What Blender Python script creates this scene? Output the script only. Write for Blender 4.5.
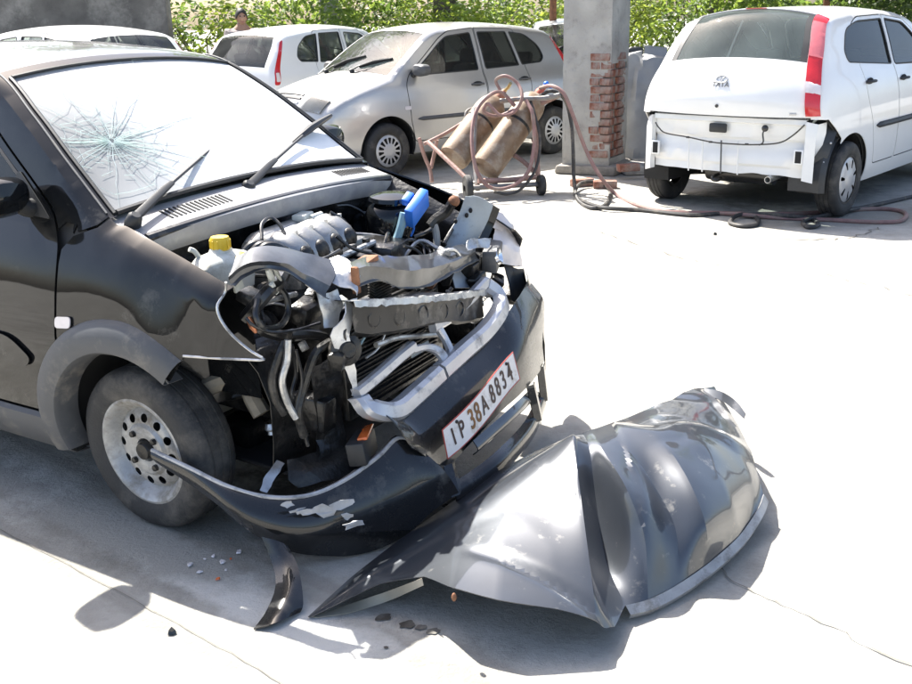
import bpy, bmesh, math, random
import numpy as np
from mathutils import Vector, Matrix, Euler, noise
from mathutils.geometry import delaunay_2d_cdt

for o in list(bpy.data.objects):
    bpy.data.objects.remove(o)
SC = bpy.context.scene
COL = SC.collection
R = math.radians
random.seed(7)

# ------------------------------------------------------------------ camera
PITCH, ROLL, CAMH, LENS = 0.317, -0.0233, 1.55, 39.115
cam = bpy.data.cameras.new('camera')
cam.lens = LENS; cam.sensor_width = 36; cam.clip_start = 0.05; cam.clip_end = 600
camo = bpy.data.objects.new('camera', cam); COL.objects.link(camo)
cF = Vector((0, math.cos(PITCH), -math.sin(PITCH)))
cR0 = Vector((1, 0, 0)); cU0 = Vector((0, math.sin(PITCH), math.cos(PITCH)))
cR = math.cos(ROLL)*cR0 + math.sin(ROLL)*cU0
cU = -math.sin(ROLL)*cR0 + math.cos(ROLL)*cU0
camo.matrix_world = Matrix(((cR.x, cU.x, -cF.x, 0), (cR.y, cU.y, -cF.y, 0), (cR.z, cU.z, -cF.z, CAMH), (0, 0, 0, 1)))
SC.camera = camo

# ------------------------------------------------------------------ sky, sun, exposure
SUN_DIR = Vector((-0.34, 0.50, 0.80)).normalized()
el = math.asin(SUN_DIR.z); az = math.atan2(SUN_DIR.x, SUN_DIR.y)
world = bpy.data.worlds.new('World'); SC.world = world; world.use_nodes = True
wn = world.node_tree.nodes; wl = world.node_tree.links
sky = wn.new('ShaderNodeTexSky'); sky.sky_type = 'NISHITA'; sky.sun_disc = False
sky.sun_elevation = el; sky.sun_rotation = az; sky.dust_density = 3.0; sky.air_density = 0.8; sky.ozone_density = 0.5
bg = wn['Background']; bg.inputs[1].default_value = 0.105
wl.new(sky.outputs[0], bg.inputs[0])
sun = bpy.data.lights.new('sun', 'SUN'); sun.energy = 4.6; sun.angle = R(0.53); sun.color = (1, 0.965, 0.9)
suno = bpy.data.objects.new('sun', sun); COL.objects.link(suno)
suno.rotation_euler = SUN_DIR.to_track_quat('Z', 'Y').to_euler()
suno.location = (-4, 8, 12)
SC.view_settings.view_transform = 'Standard'; SC.view_settings.look = 'None'
SC.view_settings.exposure = 1.75; SC.view_settings.gamma = 1.0
SC.view_settings.use_curve_mapping = False
SC.render.engine = 'CYCLES'
SC.cycles.max_bounces = 8; SC.cycles.transparent_max_bounces = 16

# ------------------------------------------------------------------ small mesh library
def tag(o, label=None, cat=None, group=None, kind=None):
    if label: o['label'] = label
    if cat: o['category'] = cat
    if group: o['group'] = group
    if kind: o['kind'] = kind
    return o

def empty(name, loc=(0, 0, 0), rz=0.0, parent=None):
    o = bpy.data.objects.new(name, None); COL.objects.link(o)
    o.location = loc; o.rotation_euler = (0, 0, rz); o.empty_display_size = 0.1
    o.parent = parent
    return o

def cr(pts, n=8, closed=False):
    """Catmull-Rom through pts"""
    P = [Vector(p) for p in pts]; out = []
    m = len(P)
    rng = range(m if closed else m-1)
    for i in rng:
        if closed:
            a, b, c, d = P[(i-1) % m], P[i], P[(i+1) % m], P[(i+2) % m]
        else:
            b, c = P[i], P[i+1]
            a = P[i-1] if i > 0 else b*2-c
            d = P[i+2] if i+2 < m else c*2-b
        for k in range(n):
            t = k/n
            out.append(0.5*((2*b)+(c-a)*t+(2*a-5*b+4*c-d)*t*t+(3*b-a-3*c+d)*t**3))
    if not closed: out.append(P[-1].copy())
    return out

class MB:
    def __init__(s): s.v = []; s.f = []
    def add(s, vs, fs):
        k = len(s.v); s.v += [tuple(v) for v in vs]; s.f += [tuple(i+k for i in f) for f in fs]
        return s
    def grid(s, rows, close=False):
        n = len(rows[0]); vs = [v for r in rows for v in r]; fs = []
        for i in range(len(rows)-1):
            for j in range(n if close else n-1):
                fs.append((i*n+j, i*n+(j+1) % n, (i+1)*n+(j+1) % n, (i+1)*n+j))
        return s.add(vs, fs)
    def box(s, c, size, rot=None, bev=0.0, taper=None):
        bm = bmesh.new(); bmesh.ops.create_cube(bm, size=1)
        for v in bm.verts:
            v.co = Vector((v.co.x*size[0], v.co.y*size[1], v.co.z*size[2]))
            if taper and v.co.z > 0: v.co.x *= taper[0]; v.co.y *= taper[1]
        if bev > 0:
            bmesh.ops.bevel(bm, geom=list(bm.edges), offset=bev, segments=2, affect='EDGES', profile=0.5)
        m = Matrix.Translation(Vector(c))
        if rot is not None: m = m @ (rot if isinstance(rot, Matrix) else Euler(rot).to_matrix().to_4x4())
        bm.verts.index_update()
        s.add([m @ v.co for v in bm.verts], [[v.index for v in f.verts] for f in bm.faces]); bm.free()
        return s
    def tube(s, path, r, n=8, caps=True, flat=1.0, up=None):
        P = [Vector(p) for p in path]; m = len(P)
        rr = r if isinstance(r, (list, tuple)) else [r]*m
        if len(rr) != m: rr = list(np.interp(np.linspace(0, 1, m), np.linspace(0, 1, len(rr)), rr))
        T = [(P[min(i+1, m-1)]-P[max(i-1, 0)]).normalized() for i in range(m)]
        nrm = Vector(up) if up else (Vector((0, 0, 1)) if abs(T[0].z) < .9 else Vector((1, 0, 0)))
        rings = []
        for i in range(m):
            nrm = (nrm-T[i]*nrm.dot(T[i]))
            if nrm.length < 1e-6: nrm = T[i].orthogonal()
            nrm.normalize(); b = T[i].cross(nrm)
            rings.append([P[i]+(nrm*math.cos(2*math.pi*k/n)*flat+b*math.sin(2*math.pi*k/n))*rr[i] for k in range(n)])
        s.grid(rings, close=True)
        if caps:
            k = len(s.v)-m*n
            s.f.append(tuple(range(k+n-1, k-1, -1))); s.f.append(tuple(range(k+(m-1)*n, k+m*n)))
        return s
    def lathe(s, prof, mat=None, n=24, a0=0, a1=2*math.pi):
        """prof: (radius, height) about local Z"""
        full = abs(a1-a0-2*math.pi) < 1e-6; nn = n if full else n+1
        rows = []
        for (r, h) in prof:
            rows.append([Vector((r*math.cos(a0+(a1-a0)*k/n), r*math.sin(a0+(a1-a0)*k/n), h)) for k in range(nn)])
        if mat is not None: rows = [[mat @ v for v in r] for r in rows]
        return s.grid(rows, close=full)
    def ngon(s, pts):
        return s.add(pts, [tuple(range(len(pts)))])
    def sphere(s, c, rad, seg=14, rings=9, rot=None):
        rad = rad if isinstance(rad, (list, tuple)) else (rad,)*3
        m = Matrix.Translation(Vector(c))
        if rot is not None: m = m @ Euler(rot).to_matrix().to_4x4()
        rows = []
        for i in range(rings+1):
            a = math.pi*i/rings
            rows.append([m @ Vector((rad[0]*math.sin(a)*math.cos(2*math.pi*k/seg), rad[1]*math.sin(a)*math.sin(2*math.pi*k/seg), rad[2]*math.cos(a))) for k in range(seg)])
        return s.grid(rows, close=True)
    def jitter(s, amt, freq=6, seed=0):
        out = []
        for v in s.v:
            q = Vector(v)*freq+Vector((seed*7.3, seed*3.1, seed))
            out.append(tuple(Vector(v)+noise.noise_vector(q)*amt))
        s.v = out
        return s
    def mesh(s, name, mat, smooth=True, angle=38):
        me = bpy.data.meshes.new(name); me.from_pydata(s.v, [], s.f); me.update()
        if mat is not None: me.materials.append(mat)
        if smooth:
            me.polygons.foreach_set('use_smooth', [True]*len(me.polygons))
            me.set_sharp_from_angle(angle=R(angle))
        return me
    def build(s, name, mat, parent=None, smooth=True, angle=38, solid=0, off=-1, loc=None, rot=None, merge=False):
        me = s.mesh(name, mat, smooth, angle)
        if merge:
            bm = bmesh.new(); bm.from_mesh(me); bmesh.ops.remove_doubles(bm, verts=bm.verts, dist=1e-5)
            bmesh.ops.recalc_face_normals(bm, faces=bm.faces); bm.to_mesh(me); bm.free()
        o = bpy.data.objects.new(name, me); COL.objects.link(o); o.parent = parent
        if loc is not None: o.location = loc
        if rot is not None: o.rotation_euler = rot
        if solid:
            m = o.modifiers.new('thickness', 'SOLIDIFY'); m.thickness = solid; m.offset = off
            m = o.modifiers.new('crisp_rim', 'EDGE_SPLIT'); m.split_angle = R(angle)
        return o

def copy_tree(o, parent=None):
    c = o.copy(); COL.objects.link(c); c.parent = parent
    for ch in list(o.children): copy_tree(ch, c)
    return c

def axis_mat(origin, z, x=None):
    """matrix whose local Z runs along z"""
    z = Vector(z).normalized()
    x = Vector(x) if x is not None else (Vector((1, 0, 0)) if abs(z.x) < .9 else Vector((0, 1, 0)))
    x = (x-z*x.dot(z)).normalized(); y = z.cross(x)
    return Matrix(((x.x, y.x, z.x, origin[0]), (x.y, y.y, z.y, origin[1]), (x.z, y.z, z.z, origin[2]), (0, 0, 0, 1)))

# ------------------------------------------------------------------ materials
def mat(name, col, rough=.5, metal=0., var=.12, scale=5., bump=0., bscale=60., coat=0., spec=.5, dirt=None, dscale=3., damt=.5, drough=.9, trans=0., rvar=0.1, sheen=0):
    m = bpy.data.materials.new(name); m.use_nodes = True
    nt = m.node_tree; N = nt.nodes; L = nt.links; b = N['Principled BSDF']
    tc = N.new('ShaderNodeTexCoord')
    nz = N.new('ShaderNodeTexNoise'); nz.inputs['Scale'].default_value = scale; nz.inputs['Detail'].default_value = 7; nz.inputs['Roughness'].default_value = .62
    L.new(tc.outputs['Object'], nz.inputs['Vector'])
    mx = N.new('ShaderNodeMix'); mx.data_type = 'RGBA'
    lo = [max(0, c*(1-var)) for c in col]; hi = [min(1, c*(1+var)) for c in col]
    mr = N.new('ShaderNodeMapRange'); mr.inputs[1].default_value = .3; mr.inputs[2].default_value = .7
    L.new(nz.outputs[0], mr.inputs[0]); L.new(mr.outputs[0], mx.inputs['Factor'])
    mx.inputs['A'].default_value = (*lo, 1); mx.inputs['B'].default_value = (*hi, 1)
    colout = mx.outputs['Result']; b.inputs['Metallic'].default_value = metal
    rmix = N.new('ShaderNodeMapRange'); rmix.inputs[3].default_value = max(.02, rough-rvar); rmix.inputs[4].default_value = min(1, rough+rvar)
    L.new(nz.outputs[0], rmix.inputs[0]); rout = rmix.outputs[0]
    if dirt is not None:
        n2 = N.new('ShaderNodeTexNoise'); n2.inputs['Scale'].default_value = dscale; n2.inputs['Detail'].default_value = 9; n2.inputs['Roughness'].default_value = .7
        L.new(tc.outputs['Object'], n2.inputs['Vector'])
        r2 = N.new('ShaderNodeMapRange'); r2.inputs[1].default_value = .62-.35*damt; r2.inputs[2].default_value = .78-.2*damt
        L.new(n2.outputs[0], r2.inputs[0])
        m2 = N.new('ShaderNodeMix'); m2.data_type = 'RGBA'; L.new(r2.outputs[0], m2.inputs['Factor'])
        L.new(colout, m2.inputs['A']); m2.inputs['B'].default_value = (*dirt, 1); colout = m2.outputs['Result']
        m3 = N.new('ShaderNodeMix'); L.new(r2.outputs[0], m3.inputs['Factor']); L.new(rout, m3.inputs['A']); m3.inputs['B'].default_value = drough; rout = m3.outputs['Result']
        if metal > 0:
            m4 = N.new('ShaderNodeMix'); L.new(r2.outputs[0], m4.inputs['Factor']); m4.inputs['A'].default_value = metal; m4.inputs['B'].default_value = 0; L.new(m4.outputs['Result'], b.inputs['Metallic'])
    L.new(colout, b.inputs['Base Color']); L.new(rout, b.inputs['Roughness'])
    b.inputs['Specular IOR Level'].default_value = spec
    if coat: b.inputs['Coat Weight'].default_value = coat; b.inputs['Coat Roughness'].default_value = .04
    if bump:
        n3 = N.new('ShaderNodeTexNoise'); n3.inputs['Scale'].default_value = bscale; n3.inputs['Detail'].default_value = 6
        L.new(tc.outputs['Object'], n3.inputs['Vector'])
        bp = N.new('ShaderNodeBump'); bp.inputs['Strength'].default_value = bump; bp.inputs['Distance'].default_value = .01
        L.new(n3.outputs[0], bp.inputs['Height']); L.new(bp.outputs[0], b.inputs['Normal'])
    return m

def glass(name, tint=(.75, .85, .82), rough=.02, dust=.0, dustcol=(.75, .77, .75), ior=1.5, dscale=3.):
    m = bpy.data.materials.new(name); m.use_nodes = True
    nt = m.node_tree; N = nt.nodes; L = nt.links; N.remove(N['Principled BSDF'])
    out = N['Material Output']
    tr = N.new('ShaderNodeBsdfTransparent'); tr.inputs[0].default_value = (*tint, 1)
    gl = N.new('ShaderNodeBsdfGlossy'); gl.inputs['Roughness'].default_value = rough
    fr = N.new('ShaderNodeFresnel'); fr.inputs[0].default_value = ior
    mx = N.new('ShaderNodeMixShader'); L.new(fr.outputs[0], mx.inputs[0]); L.new(tr.outputs[0], mx.inputs[1]); L.new(gl.outputs[0], mx.inputs[2])
    last = mx
    if dust > 0:
        tc = N.new('ShaderNodeTexCoord'); nz = N.new('ShaderNodeTexNoise'); nz.inputs['Scale'].default_value = dscale; nz.inputs['Detail'].default_value = 8
        L.new(tc.outputs['Object'], nz.inputs['Vector'])
        mr = N.new('ShaderNodeMapRange'); mr.inputs[1].default_value = .3; mr.inputs[2].default_value = .75; mr.inputs[3].default_value = dust*.55; mr.inputs[4].default_value = min(1, dust*1.4)
        L.new(nz.outputs[0], mr.inputs[0])
        df = N.new('ShaderNodeBsdfDiffuse'); df.inputs[0].default_value = (*dustcol, 1)
        tl = N.new('ShaderNodeBsdfTranslucent'); tl.inputs[0].default_value = (*dustcol, 1)
        ad = N.new('ShaderNodeMixShader'); ad.inputs[0].default_value = .35; L.new(df.outputs[0], ad.inputs[1]); L.new(tl.outputs[0], ad.inputs[2])
        m2 = N.new('ShaderNodeMixShader'); L.new(mr.outputs[0], m2.inputs[0]); L.new(mx.outputs[0], m2.inputs[1]); L.new(ad.outputs[0], m2.inputs[2]); last = m2
    L.new(last.outputs[0], out.inputs[0])
    return m

def leafmat(name, col, tcol, var=.35):
    m = bpy.data.materials.new(name); m.use_nodes = True
    nt = m.node_tree; N = nt.nodes; L = nt.links; b = N['Principled BSDF']; out = N['Material Output']
    tc = N.new('ShaderNodeTexCoord'); nz = N.new('ShaderNodeTexNoise'); nz.inputs['Scale'].default_value = 2.2; nz.inputs['Detail'].default_value = 5
    L.new(tc.outputs['Object'], nz.inputs['Vector'])
    mr = N.new('ShaderNodeMapRange'); mr.inputs[1].default_value = .3; mr.inputs[2].default_value = .7; L.new(nz.outputs[0], mr.inputs[0])
    def mixc(c):
        mx = N.new('ShaderNodeMix'); mx.data_type = 'RGBA'; L.new(mr.outputs[0], mx.inputs['Factor'])
        mx.inputs['A'].default_value = (*[x*(1-var) for x in c], 1); mx.inputs['B'].default_value = (*[min(1, x*(1+var)) for x in c], 1)
        return mx.outputs['Result']
    L.new(mixc(col), b.inputs['Base Color']); b.inputs['Roughness'].default_value = .45
    t = N.new('ShaderNodeBsdfTranslucent'); L.new(mixc(tcol), t.inputs[0])
    mx = N.new('ShaderNodeMixShader'); mx.inputs[0].default_value = .42
    L.new(b.outputs[0], mx.inputs[1]); L.new(t.outputs[0], mx.inputs[2]); L.new(mx.outputs[0], out.inputs[0])
    return m

TAN = (.36, .32, .26)
M = {}
M['black'] = mat('black_paint', (.008, .0085, .009), .16, 0, .2, 3, coat=.9, spec=.0, dirt=(.10, .095, .085), dscale=4, damt=.06, drough=.6)
M['black_clean'] = mat('black_paint_clean', (.008, .0085, .009), .12, 0, .2, 3, coat=.9, spec=.0)
M['silver'] = mat('silver_paint', (.47, .46, .44), .34, .55, .04, 3, coat=.7, rvar=.04)
M['white'] = mat('white_paint', (.76, .76, .74), .3, 0, .03, 3, coat=.7, rvar=.05)
M['trim'] = mat('black_trim', (.022, .023, .024), .5, 0, .2, 8, bump=.05, bscale=300)
M['bumper_plastic'] = mat('bumper_plastic', (.012, .0125, .013), .27, .0, .25, 6, dirt=(.10, .093, .08), dscale=8, damt=.18, drough=.6, coat=.8, spec=.25)
M['cladding'] = mat('grey_cladding', (.075, .077, .08), .55, 0, .12, 9, bump=.12, bscale=400, dirt=(.22, .20, .17), dscale=6, damt=.22)
M['dark'] = mat('dark_cavity', (.012, .012, .012), .8, 0, .3, 6)
M['interior'] = mat('interior_cloth', (.06, .058, .055), .85, 0, .2, 9)
M['interior_grey'] = mat('interior_grey', (.20, .19, .175), .8, 0, .2, 9)
M['tyre'] = mat('tyre_rubber', (.026, .026, .026), .7, 0, .3, 12, bump=.25, bscale=120, dirt=(.12, .11, .095), dscale=5, damt=.32)
M['rim_steel'] = mat('steel_rim', (.42, .42, .41), .5, .6, .2, 9, bump=.1, bscale=80, dirt=(.16, .14, .11), dscale=8, damt=.5)
M['hubcap'] = mat('hubcap_silver', (.50, .50, .50), .38, .4, .08, 6)
M['metal'] = mat('bare_metal', (.55, .55, .54), .34, .85, .25, 14, bump=.15, bscale=45, dirt=(.07, .066, .06), dscale=11, damt=.35)
M['alloy'] = mat('cast_alloy', (.33, .33, .325), .38, .75, .15, 16, bump=.10, bscale=160, dirt=(.09, .085, .075), dscale=12, damt=.34)
M['grime'] = mat('grimy_metal', (.040, .039, .037), .33, .6, .5, 18, bump=.25, bscale=70, dirt=(.13, .115, .095), dscale=13, damt=.2)
M['grime_dark'] = mat('oily_dark_metal', (.014, .0135, .013), .30, .25, .4, 18, bump=.25, bscale=70, dirt=(.06, .053, .045), dscale=13, damt=.18, coat=.3)
M['rubber'] = mat('rubber_hose', (.014, .014, .014), .32, 0, .3, 12, dirt=(.11, .10, .085), dscale=16, damt=.18, coat=.3)
M['rust'] = mat('rusty_steel', (.22, .10, .05), .8, .1, .45, 22, bump=.4, bscale=90)
M['primer'] = mat('torn_bare_plastic', (.42, .42, .42), .65, 0, .2, 20, bump=.2, bscale=120)
M['blue'] = mat('blue_plastic', (.025, .16, .62), .4, 0, .1, 8)
M['cyan_hose'] = mat('pale_blue_hose', (.22, .36, .42), .5, 0, .15, 14, dirt=(.15, .14, .12), damt=.25)
M['yellow'] = mat('yellow_cap', (.78, .52, .03), .45, 0, .1, 12)
M['teal'] = mat('teal_plastic', (.03, .32, .25), .4, 0, .1, 9)
M['tank'] = mat('cloudy_white_plastic', (.60, .61, .55), .42, 0, .12, 8, dirt=(.30, .27, .20), dscale=9, damt=.3)
M['orange'] = mat('orange_lens', (.72, .15, .03), .25, 0, .15, 14, coat=.5)
M['chrome'] = mat('chrome_reflector', (.80, .80, .80), .14, 1, .05, 9)
M['clear'] = glass('clear_plastic', (.93, .94, .94), .06, .12)
M['glass_side'] = glass('tinted_window', (.34, .40, .38), .015, .03)
M['glass_clear'] = glass('window_glass', (.74, .82, .80), .02, .06)
M['glass_ws'] = glass('dusty_windscreen', (.62, .70, .68), .05, .36, (.70, .72, .71), dscale=2.2)
M['glass_crack'] = glass('shattered_glass', (.70, .85, .80), .25, .6, (.78, .84, .83), dscale=30)
M['red_lens'] = mat('red_lens', (.55, .015, .02), .2, 0, .1, 18, coat=1)
M['white_lens'] = mat('clear_lens', (.72, .66, .64), .15, 0, .1, 18, coat=1)
M['plate_white'] = mat('plate_white', (.78, .74, .70), .5, 0, .05, 14, dirt=(.45, .36, .27), dscale=18, damt=.22)
M['plate_ink'] = mat('plate_ink', (.05, .025, .02), .6, 0, .3, 30)
M['plate_ink_brown'] = mat('plate_ink_brown', (.20, .085, .02), .6, 0, .3, 30)
M['plate_red'] = mat('plate_red_edge', (.42, .08, .06), .6, 0, .2, 12)

# ================================================================== ground
def ground_material():
    m = bpy.data.materials.new('concrete_yard'); m.use_nodes = True
    nt = m.node_tree; N = nt.nodes; L = nt.links; b = N['Principled BSDF']
    tc = N.new('ShaderNodeTexCoord')
    def nz(sc, det=8, rough=.65, off=0):
        mp = N.new('ShaderNodeMapping'); mp.inputs['Location'].default_value = (off, off*.7, 0); L.new(tc.outputs['Object'], mp.inputs[0])
        n = N.new('ShaderNodeTexNoise'); n.inputs['Scale'].default_value = sc; n.inputs['Detail'].default_value = det; n.inputs['Roughness'].default_value = rough
        L.new(mp.outputs[0], n.inputs['Vector']); return n.outputs[0]
    def rng(x, a, c, lo=0, hi=1):
        r = N.new('ShaderNodeMapRange'); r.inputs[1].default_value = a; r.inputs[2].default_value = c; r.inputs[3].default_value = lo; r.inputs[4].default_value = hi
        L.new(x, r.inputs[0]); return r.outputs[0]
    def mixc(f, A, B):
        x = N.new('ShaderNodeMix'); x.data_type = 'RGBA'; L.new(f, x.inputs['Factor'])
        for k, c in (('A', A), ('B', B)):
            if isinstance(c, tuple): x.inputs[k].default_value = (*c, 1)
            else: L.new(c, x.inputs[k])
        return x.outputs['Result']
    c = mixc(rng(nz(.7), .3, .7), (.33, .315, .28), (.52, .505, .46))
    c = mixc(rng(nz(5, 9, .7, 3), .40, .68, 0, .7), c, (.27, .255, .22))
    c = mixc(rng(nz(38, 6, .7, 5), .55, .8, 0, .5), c, (.25, .235, .205))
    c = mixc(rng(nz(1.6, 9, .72, 11), .54, .64, 0, .6), c, (.22, .21, .18))
    def stain(c, col, cx, cy, rx, ry, rot, amt=1., soft=.35, off=0):
        mp = N.new('ShaderNodeMapping'); mp.vector_type = 'TEXTURE'; mp.inputs['Location'].default_value = (cx, cy, 0); mp.inputs['Rotation'].default_value = (0, 0, rot); mp.inputs['Scale'].default_value = (rx, ry, 1)
        L.new(tc.outputs['Object'], mp.inputs[0])
        ln = N.new('ShaderNodeVectorMath'); ln.operation = 'LENGTH'; L.new(mp.outputs[0], ln.inputs[0])
        ad = N.new('ShaderNodeMath'); ad.operation = 'MULTIPLY_ADD'; L.new(nz(7, 9, .68, off+20), ad.inputs[0]); ad.inputs[1].default_value = 1.5; L.new(ln.outputs['Value'], ad.inputs[2])
        f = rng(ad.outputs[0], 1.55, 1.55+soft, amt, 0)
        return mixc(f, c, col)
    c = stain(c, (.56, .55, .51), -1.25, 2.98, 1.9, .10, -.69, .95, .35, 31)
    c = stain(c, (.26, .25, .22), -1.45, 2.85, 1.7, .03, -.69, .6, .6, 37)
    c = stain(c, (.28, .265, .235), -1.0, 3.0, 1.7, .025, -.69, .6, .6, 41)
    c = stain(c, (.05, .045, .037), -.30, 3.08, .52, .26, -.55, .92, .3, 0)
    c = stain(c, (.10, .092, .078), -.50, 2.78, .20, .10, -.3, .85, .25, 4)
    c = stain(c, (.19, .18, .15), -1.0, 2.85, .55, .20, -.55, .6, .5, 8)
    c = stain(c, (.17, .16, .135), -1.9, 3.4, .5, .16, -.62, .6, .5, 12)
    c = stain(c, (.20, .19, .16), -.10, 2.05, .22, .10, -.2, .5, .4, 16)
    c = stain(c, (.22, .205, .17), 3.1, 7.6, .9, .35, .2, .6, .5, 21)
    c = stain(c, (.10, .09, .075), 3.0, 8.9, .9, .6, .8, .7, .5, 25)
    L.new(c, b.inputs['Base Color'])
    L.new(rng(nz(3, 6, .6, 8), .3, .7, .72, .95), b.inputs['Roughness']); b.inputs['Specular IOR Level'].default_value = .3
    bp = N.new('ShaderNodeBump'); bp.inputs['Strength'].default_value = .7; bp.inputs['Distance'].default_value = .016
    h = N.new('ShaderNodeMath'); h.operation = 'ADD'; L.new(nz(55, 8, .75, 2), h.inputs[0]); L.new(nz(9, 6, .6, 4), h.inputs[1])
    L.new(h.outputs[0], bp.inputs['Height']); L.new(bp.outputs[0], b.inputs['Normal'])
    return m
M['ground'] = ground_material()
M['dirt'] = mat('bare_earth', (.20, .165, .115), .95, 0, .3, 3, bump=.5, bscale=20, dirt=(.10, .12, .04), dscale=1.3, damt=.4)
M['oil'] = mat('oil_stain', (.045, .040, .034), .55, 0, .4, 9, dirt=(.20, .19, .165), dscale=7, damt=.45)
M['damp'] = mat('damp_stain', (.17, .16, .135), .8, 0, .3, 9, dirt=(.30, .285, .25), dscale=6, damt=.5)
M['crack'] = mat('dark_crack', (.17, .155, .13), .95, 0, .3, 30)  # dark tone of the slab joint and floor cracks
M['patch'] = mat('cement_patch', (.40, .39, .36), .9, 0, .15, 14, bump=.6, bscale=60, dirt=(.22, .21, .18), dscale=9, damt=.4)
M['plaster'] = mat('old_plaster', (.46, .445, .405), .9, 0, .35, 9, bump=1.0, bscale=22, dirt=(.24, .23, .21), dscale=4.5, damt=.6)
M['brick'] = mat('red_brick', (.27, .11, .072), .9, 0, .4, 16, bump=.9, bscale=60, dirt=(.30, .28, .25), dscale=7, damt=.5)
M['mortar'] = mat('mortar', (.25, .23, .20), .95, 0, .25, 18, bump=.7, bscale=50)
M['wall'] = mat('weathered_wall', (.115, .11, .10), .95, 0, .3, 3.5, bump=.5, bscale=22, dirt=(.28, .27, .245), dscale=1.6, damt=.3)

g = MB(); n = 60
def gz(x, y):
    d = max(0, math.hypot(x, y-6)-22)
    return -.0004*d*d if d < 60 else -.0004*3600
rows = []
xs = sorted(set([round(v, 3) for v in np.concatenate([np.linspace(-220, -24, 12), np.linspace(-24, 24, 49), np.linspace(24, 220, 12)])]))
for y in xs: rows.append([(x, y+6, 0) for x in xs])
g.grid(rows)
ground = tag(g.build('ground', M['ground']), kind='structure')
# earth strip under the trees behind the yard
s = MB(); rows = []
for j in range(9):
    rows.append([(x, 14.4+j*1.2+(.35*noise.noise((x*.6, 3, 0)) if j == 0 else 0), .004+(.10*min(1, j/2))*(1+.5*noise.noise((x*.4, j*.7, 5)))) for x in np.linspace(-26, 26, 80)])
s.grid(rows); tag(s.build('earth_bank', M['dirt']), kind='structure')

def blot(name, c, rx, ry, rot, mt, z, seed, n=40, rag=.35):
    pts = []
    for k in range(n):
        a = 2*math.pi*k/n
        q = 1+rag*noise.noise((math.cos(a)*1.7+seed, math.sin(a)*1.7, seed*.37))*1.6+.12*noise.noise((math.cos(a)*6+seed, math.sin(a)*6, 1))
        x, y = rx*q*math.cos(a), ry*q*math.sin(a)
        pts.append((c[0]+x*math.cos(rot)-y*math.sin(rot), c[1]+x*math.sin(rot)+y*math.cos(rot), z))
    m = MB(); m.ngon(pts); return m.build(name, mt, ground)
def ribbon(name, pts, w, mt, z, seed=0, n=14, wob=.012):
    P = cr([(p[0], p[1], 0) for p in pts], n); m = MB(); L_, R_ = [], []
    for i, q in enumerate(P):
        t = (P[min(i+1, len(P)-1)]-P[max(i-1, 0)]).normalized(); nn = Vector((-t.y, t.x, 0))
        q = q+nn*wob*(noise.noise((q.x*14+seed, q.y*14, seed))+.6*noise.noise((q.x*40+seed, q.y*40, seed)))
        ww = w*(.45+.9*abs(noise.noise((q.x*9, q.y*9, seed+4))))
        L_.append((*(q+nn*ww)[:2], z)); R_.append((*(q-nn*ww)[:2], z))
    m.grid([R_, L_]); return m.build(name, mt, ground, smooth=False)
for k, (q, r) in enumerate([((-0.216, 2.330, 0.000), .016), ((-0.147, 2.294, 0.000), .017), ((-0.111, 2.279, 0.000), .011), ((-0.079, 2.260, 0.000), .013), ((-0.200, 2.194, 0.000), .005)]):
    blot('oil_drip', q, r*1.4, r, .2, M['oil'], .003, 20+k, n=22, rag=.25)
# cement band along the old trench beside the car, slab joint and cracks
ribbon('slab_joint', [(-2.7, 3.75), (-1.7, 3.03), (-1.0, 2.50), (-.4, 2.02), (.1, 1.6)], .0018, M['crack'], .004, 2, wob=.006)
ribbon('floor_crack', [(0.616, 2.596, 0.000), (0.746, 2.556, 0.000), (0.769, 2.479, 0.000), (0.860, 2.358, 0.000), (0.980, 2.236, 0.000), (1.110, 2.074, 0.000), (1.5, 1.9)], .0030, M['crack'], .005, 8)
ribbon('floor_crack', [(1.094, 7.278, 0.000), (1.599, 6.274, 0.000), (2.159, 6.006, 0.000), (2.633, 5.274, 0.000)], .006, M['crack'], .005, 11, wob=.04)
ribbon('floor_crack', [(2.307, 6.866, 0.000), (2.773, 6.882, 0.000), (3.148, 7.189, 0.000)], .010, M['crack'], .005, 17, wob=.05)

# small debris on the floor, each fragment a thing
def chip(name, loc, size, mt, label, cat, group, seed, flat=.35):
    m = MB(); pts = []
    rnd = random.Random(seed); k = rnd.randint(5, 7)
    for i in range(k):
        a = 2*math.pi*i/k+rnd.uniform(-.3, .3); q = size*rnd.uniform(.6, 1.1)
        pts.append((q*math.cos(a), q*math.sin(a)*.7))
    h = size*flat
    vs = [(x, y, 0) for x, y in pts]+[(x*.75, y*.75, h*rnd.uniform(.6, 1.1)) for x, y in pts]
    m.add(vs, [tuple(range(k-1, -1, -1)), tuple(range(k, 2*k))]+[(i, (i+1) % k, k+(i+1) % k, k+i) for i in range(k)])
    o = m.build(name, mt, smooth=False, loc=(loc[0], loc[1], .004)); o.rotation_euler = (0, 0, rnd.uniform(0, 6))
    tag(o, label, cat, group)
    return o
GL = [(-0.777, 2.658, 0.000), (-0.754, 2.675, 0.000), (-0.721, 2.638, 0.000), (-0.698, 2.655, 0.000), (-0.775, 2.584, 0.000), (-0.682, 2.695, 0.000), (-0.699, 2.592, 0.000), (-0.712, 2.543, 0.000), (-0.815, 2.625, 0.000)]
for k, q in enumerate(GL):
    chip('lamp_fragment', q, .007+.004*(k % 3), M['orange'] if k % 4 == 3 else M['white_lens'], ('tiny orange lamp fragment lying on the concrete near the hanging plastic flap' if k % 4 == 3 else 'tiny pale lamp fragment lying on the concrete near the hanging plastic flap'), 'fragment', 'lamp fragments scattered beside the front wheel', k)
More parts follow.
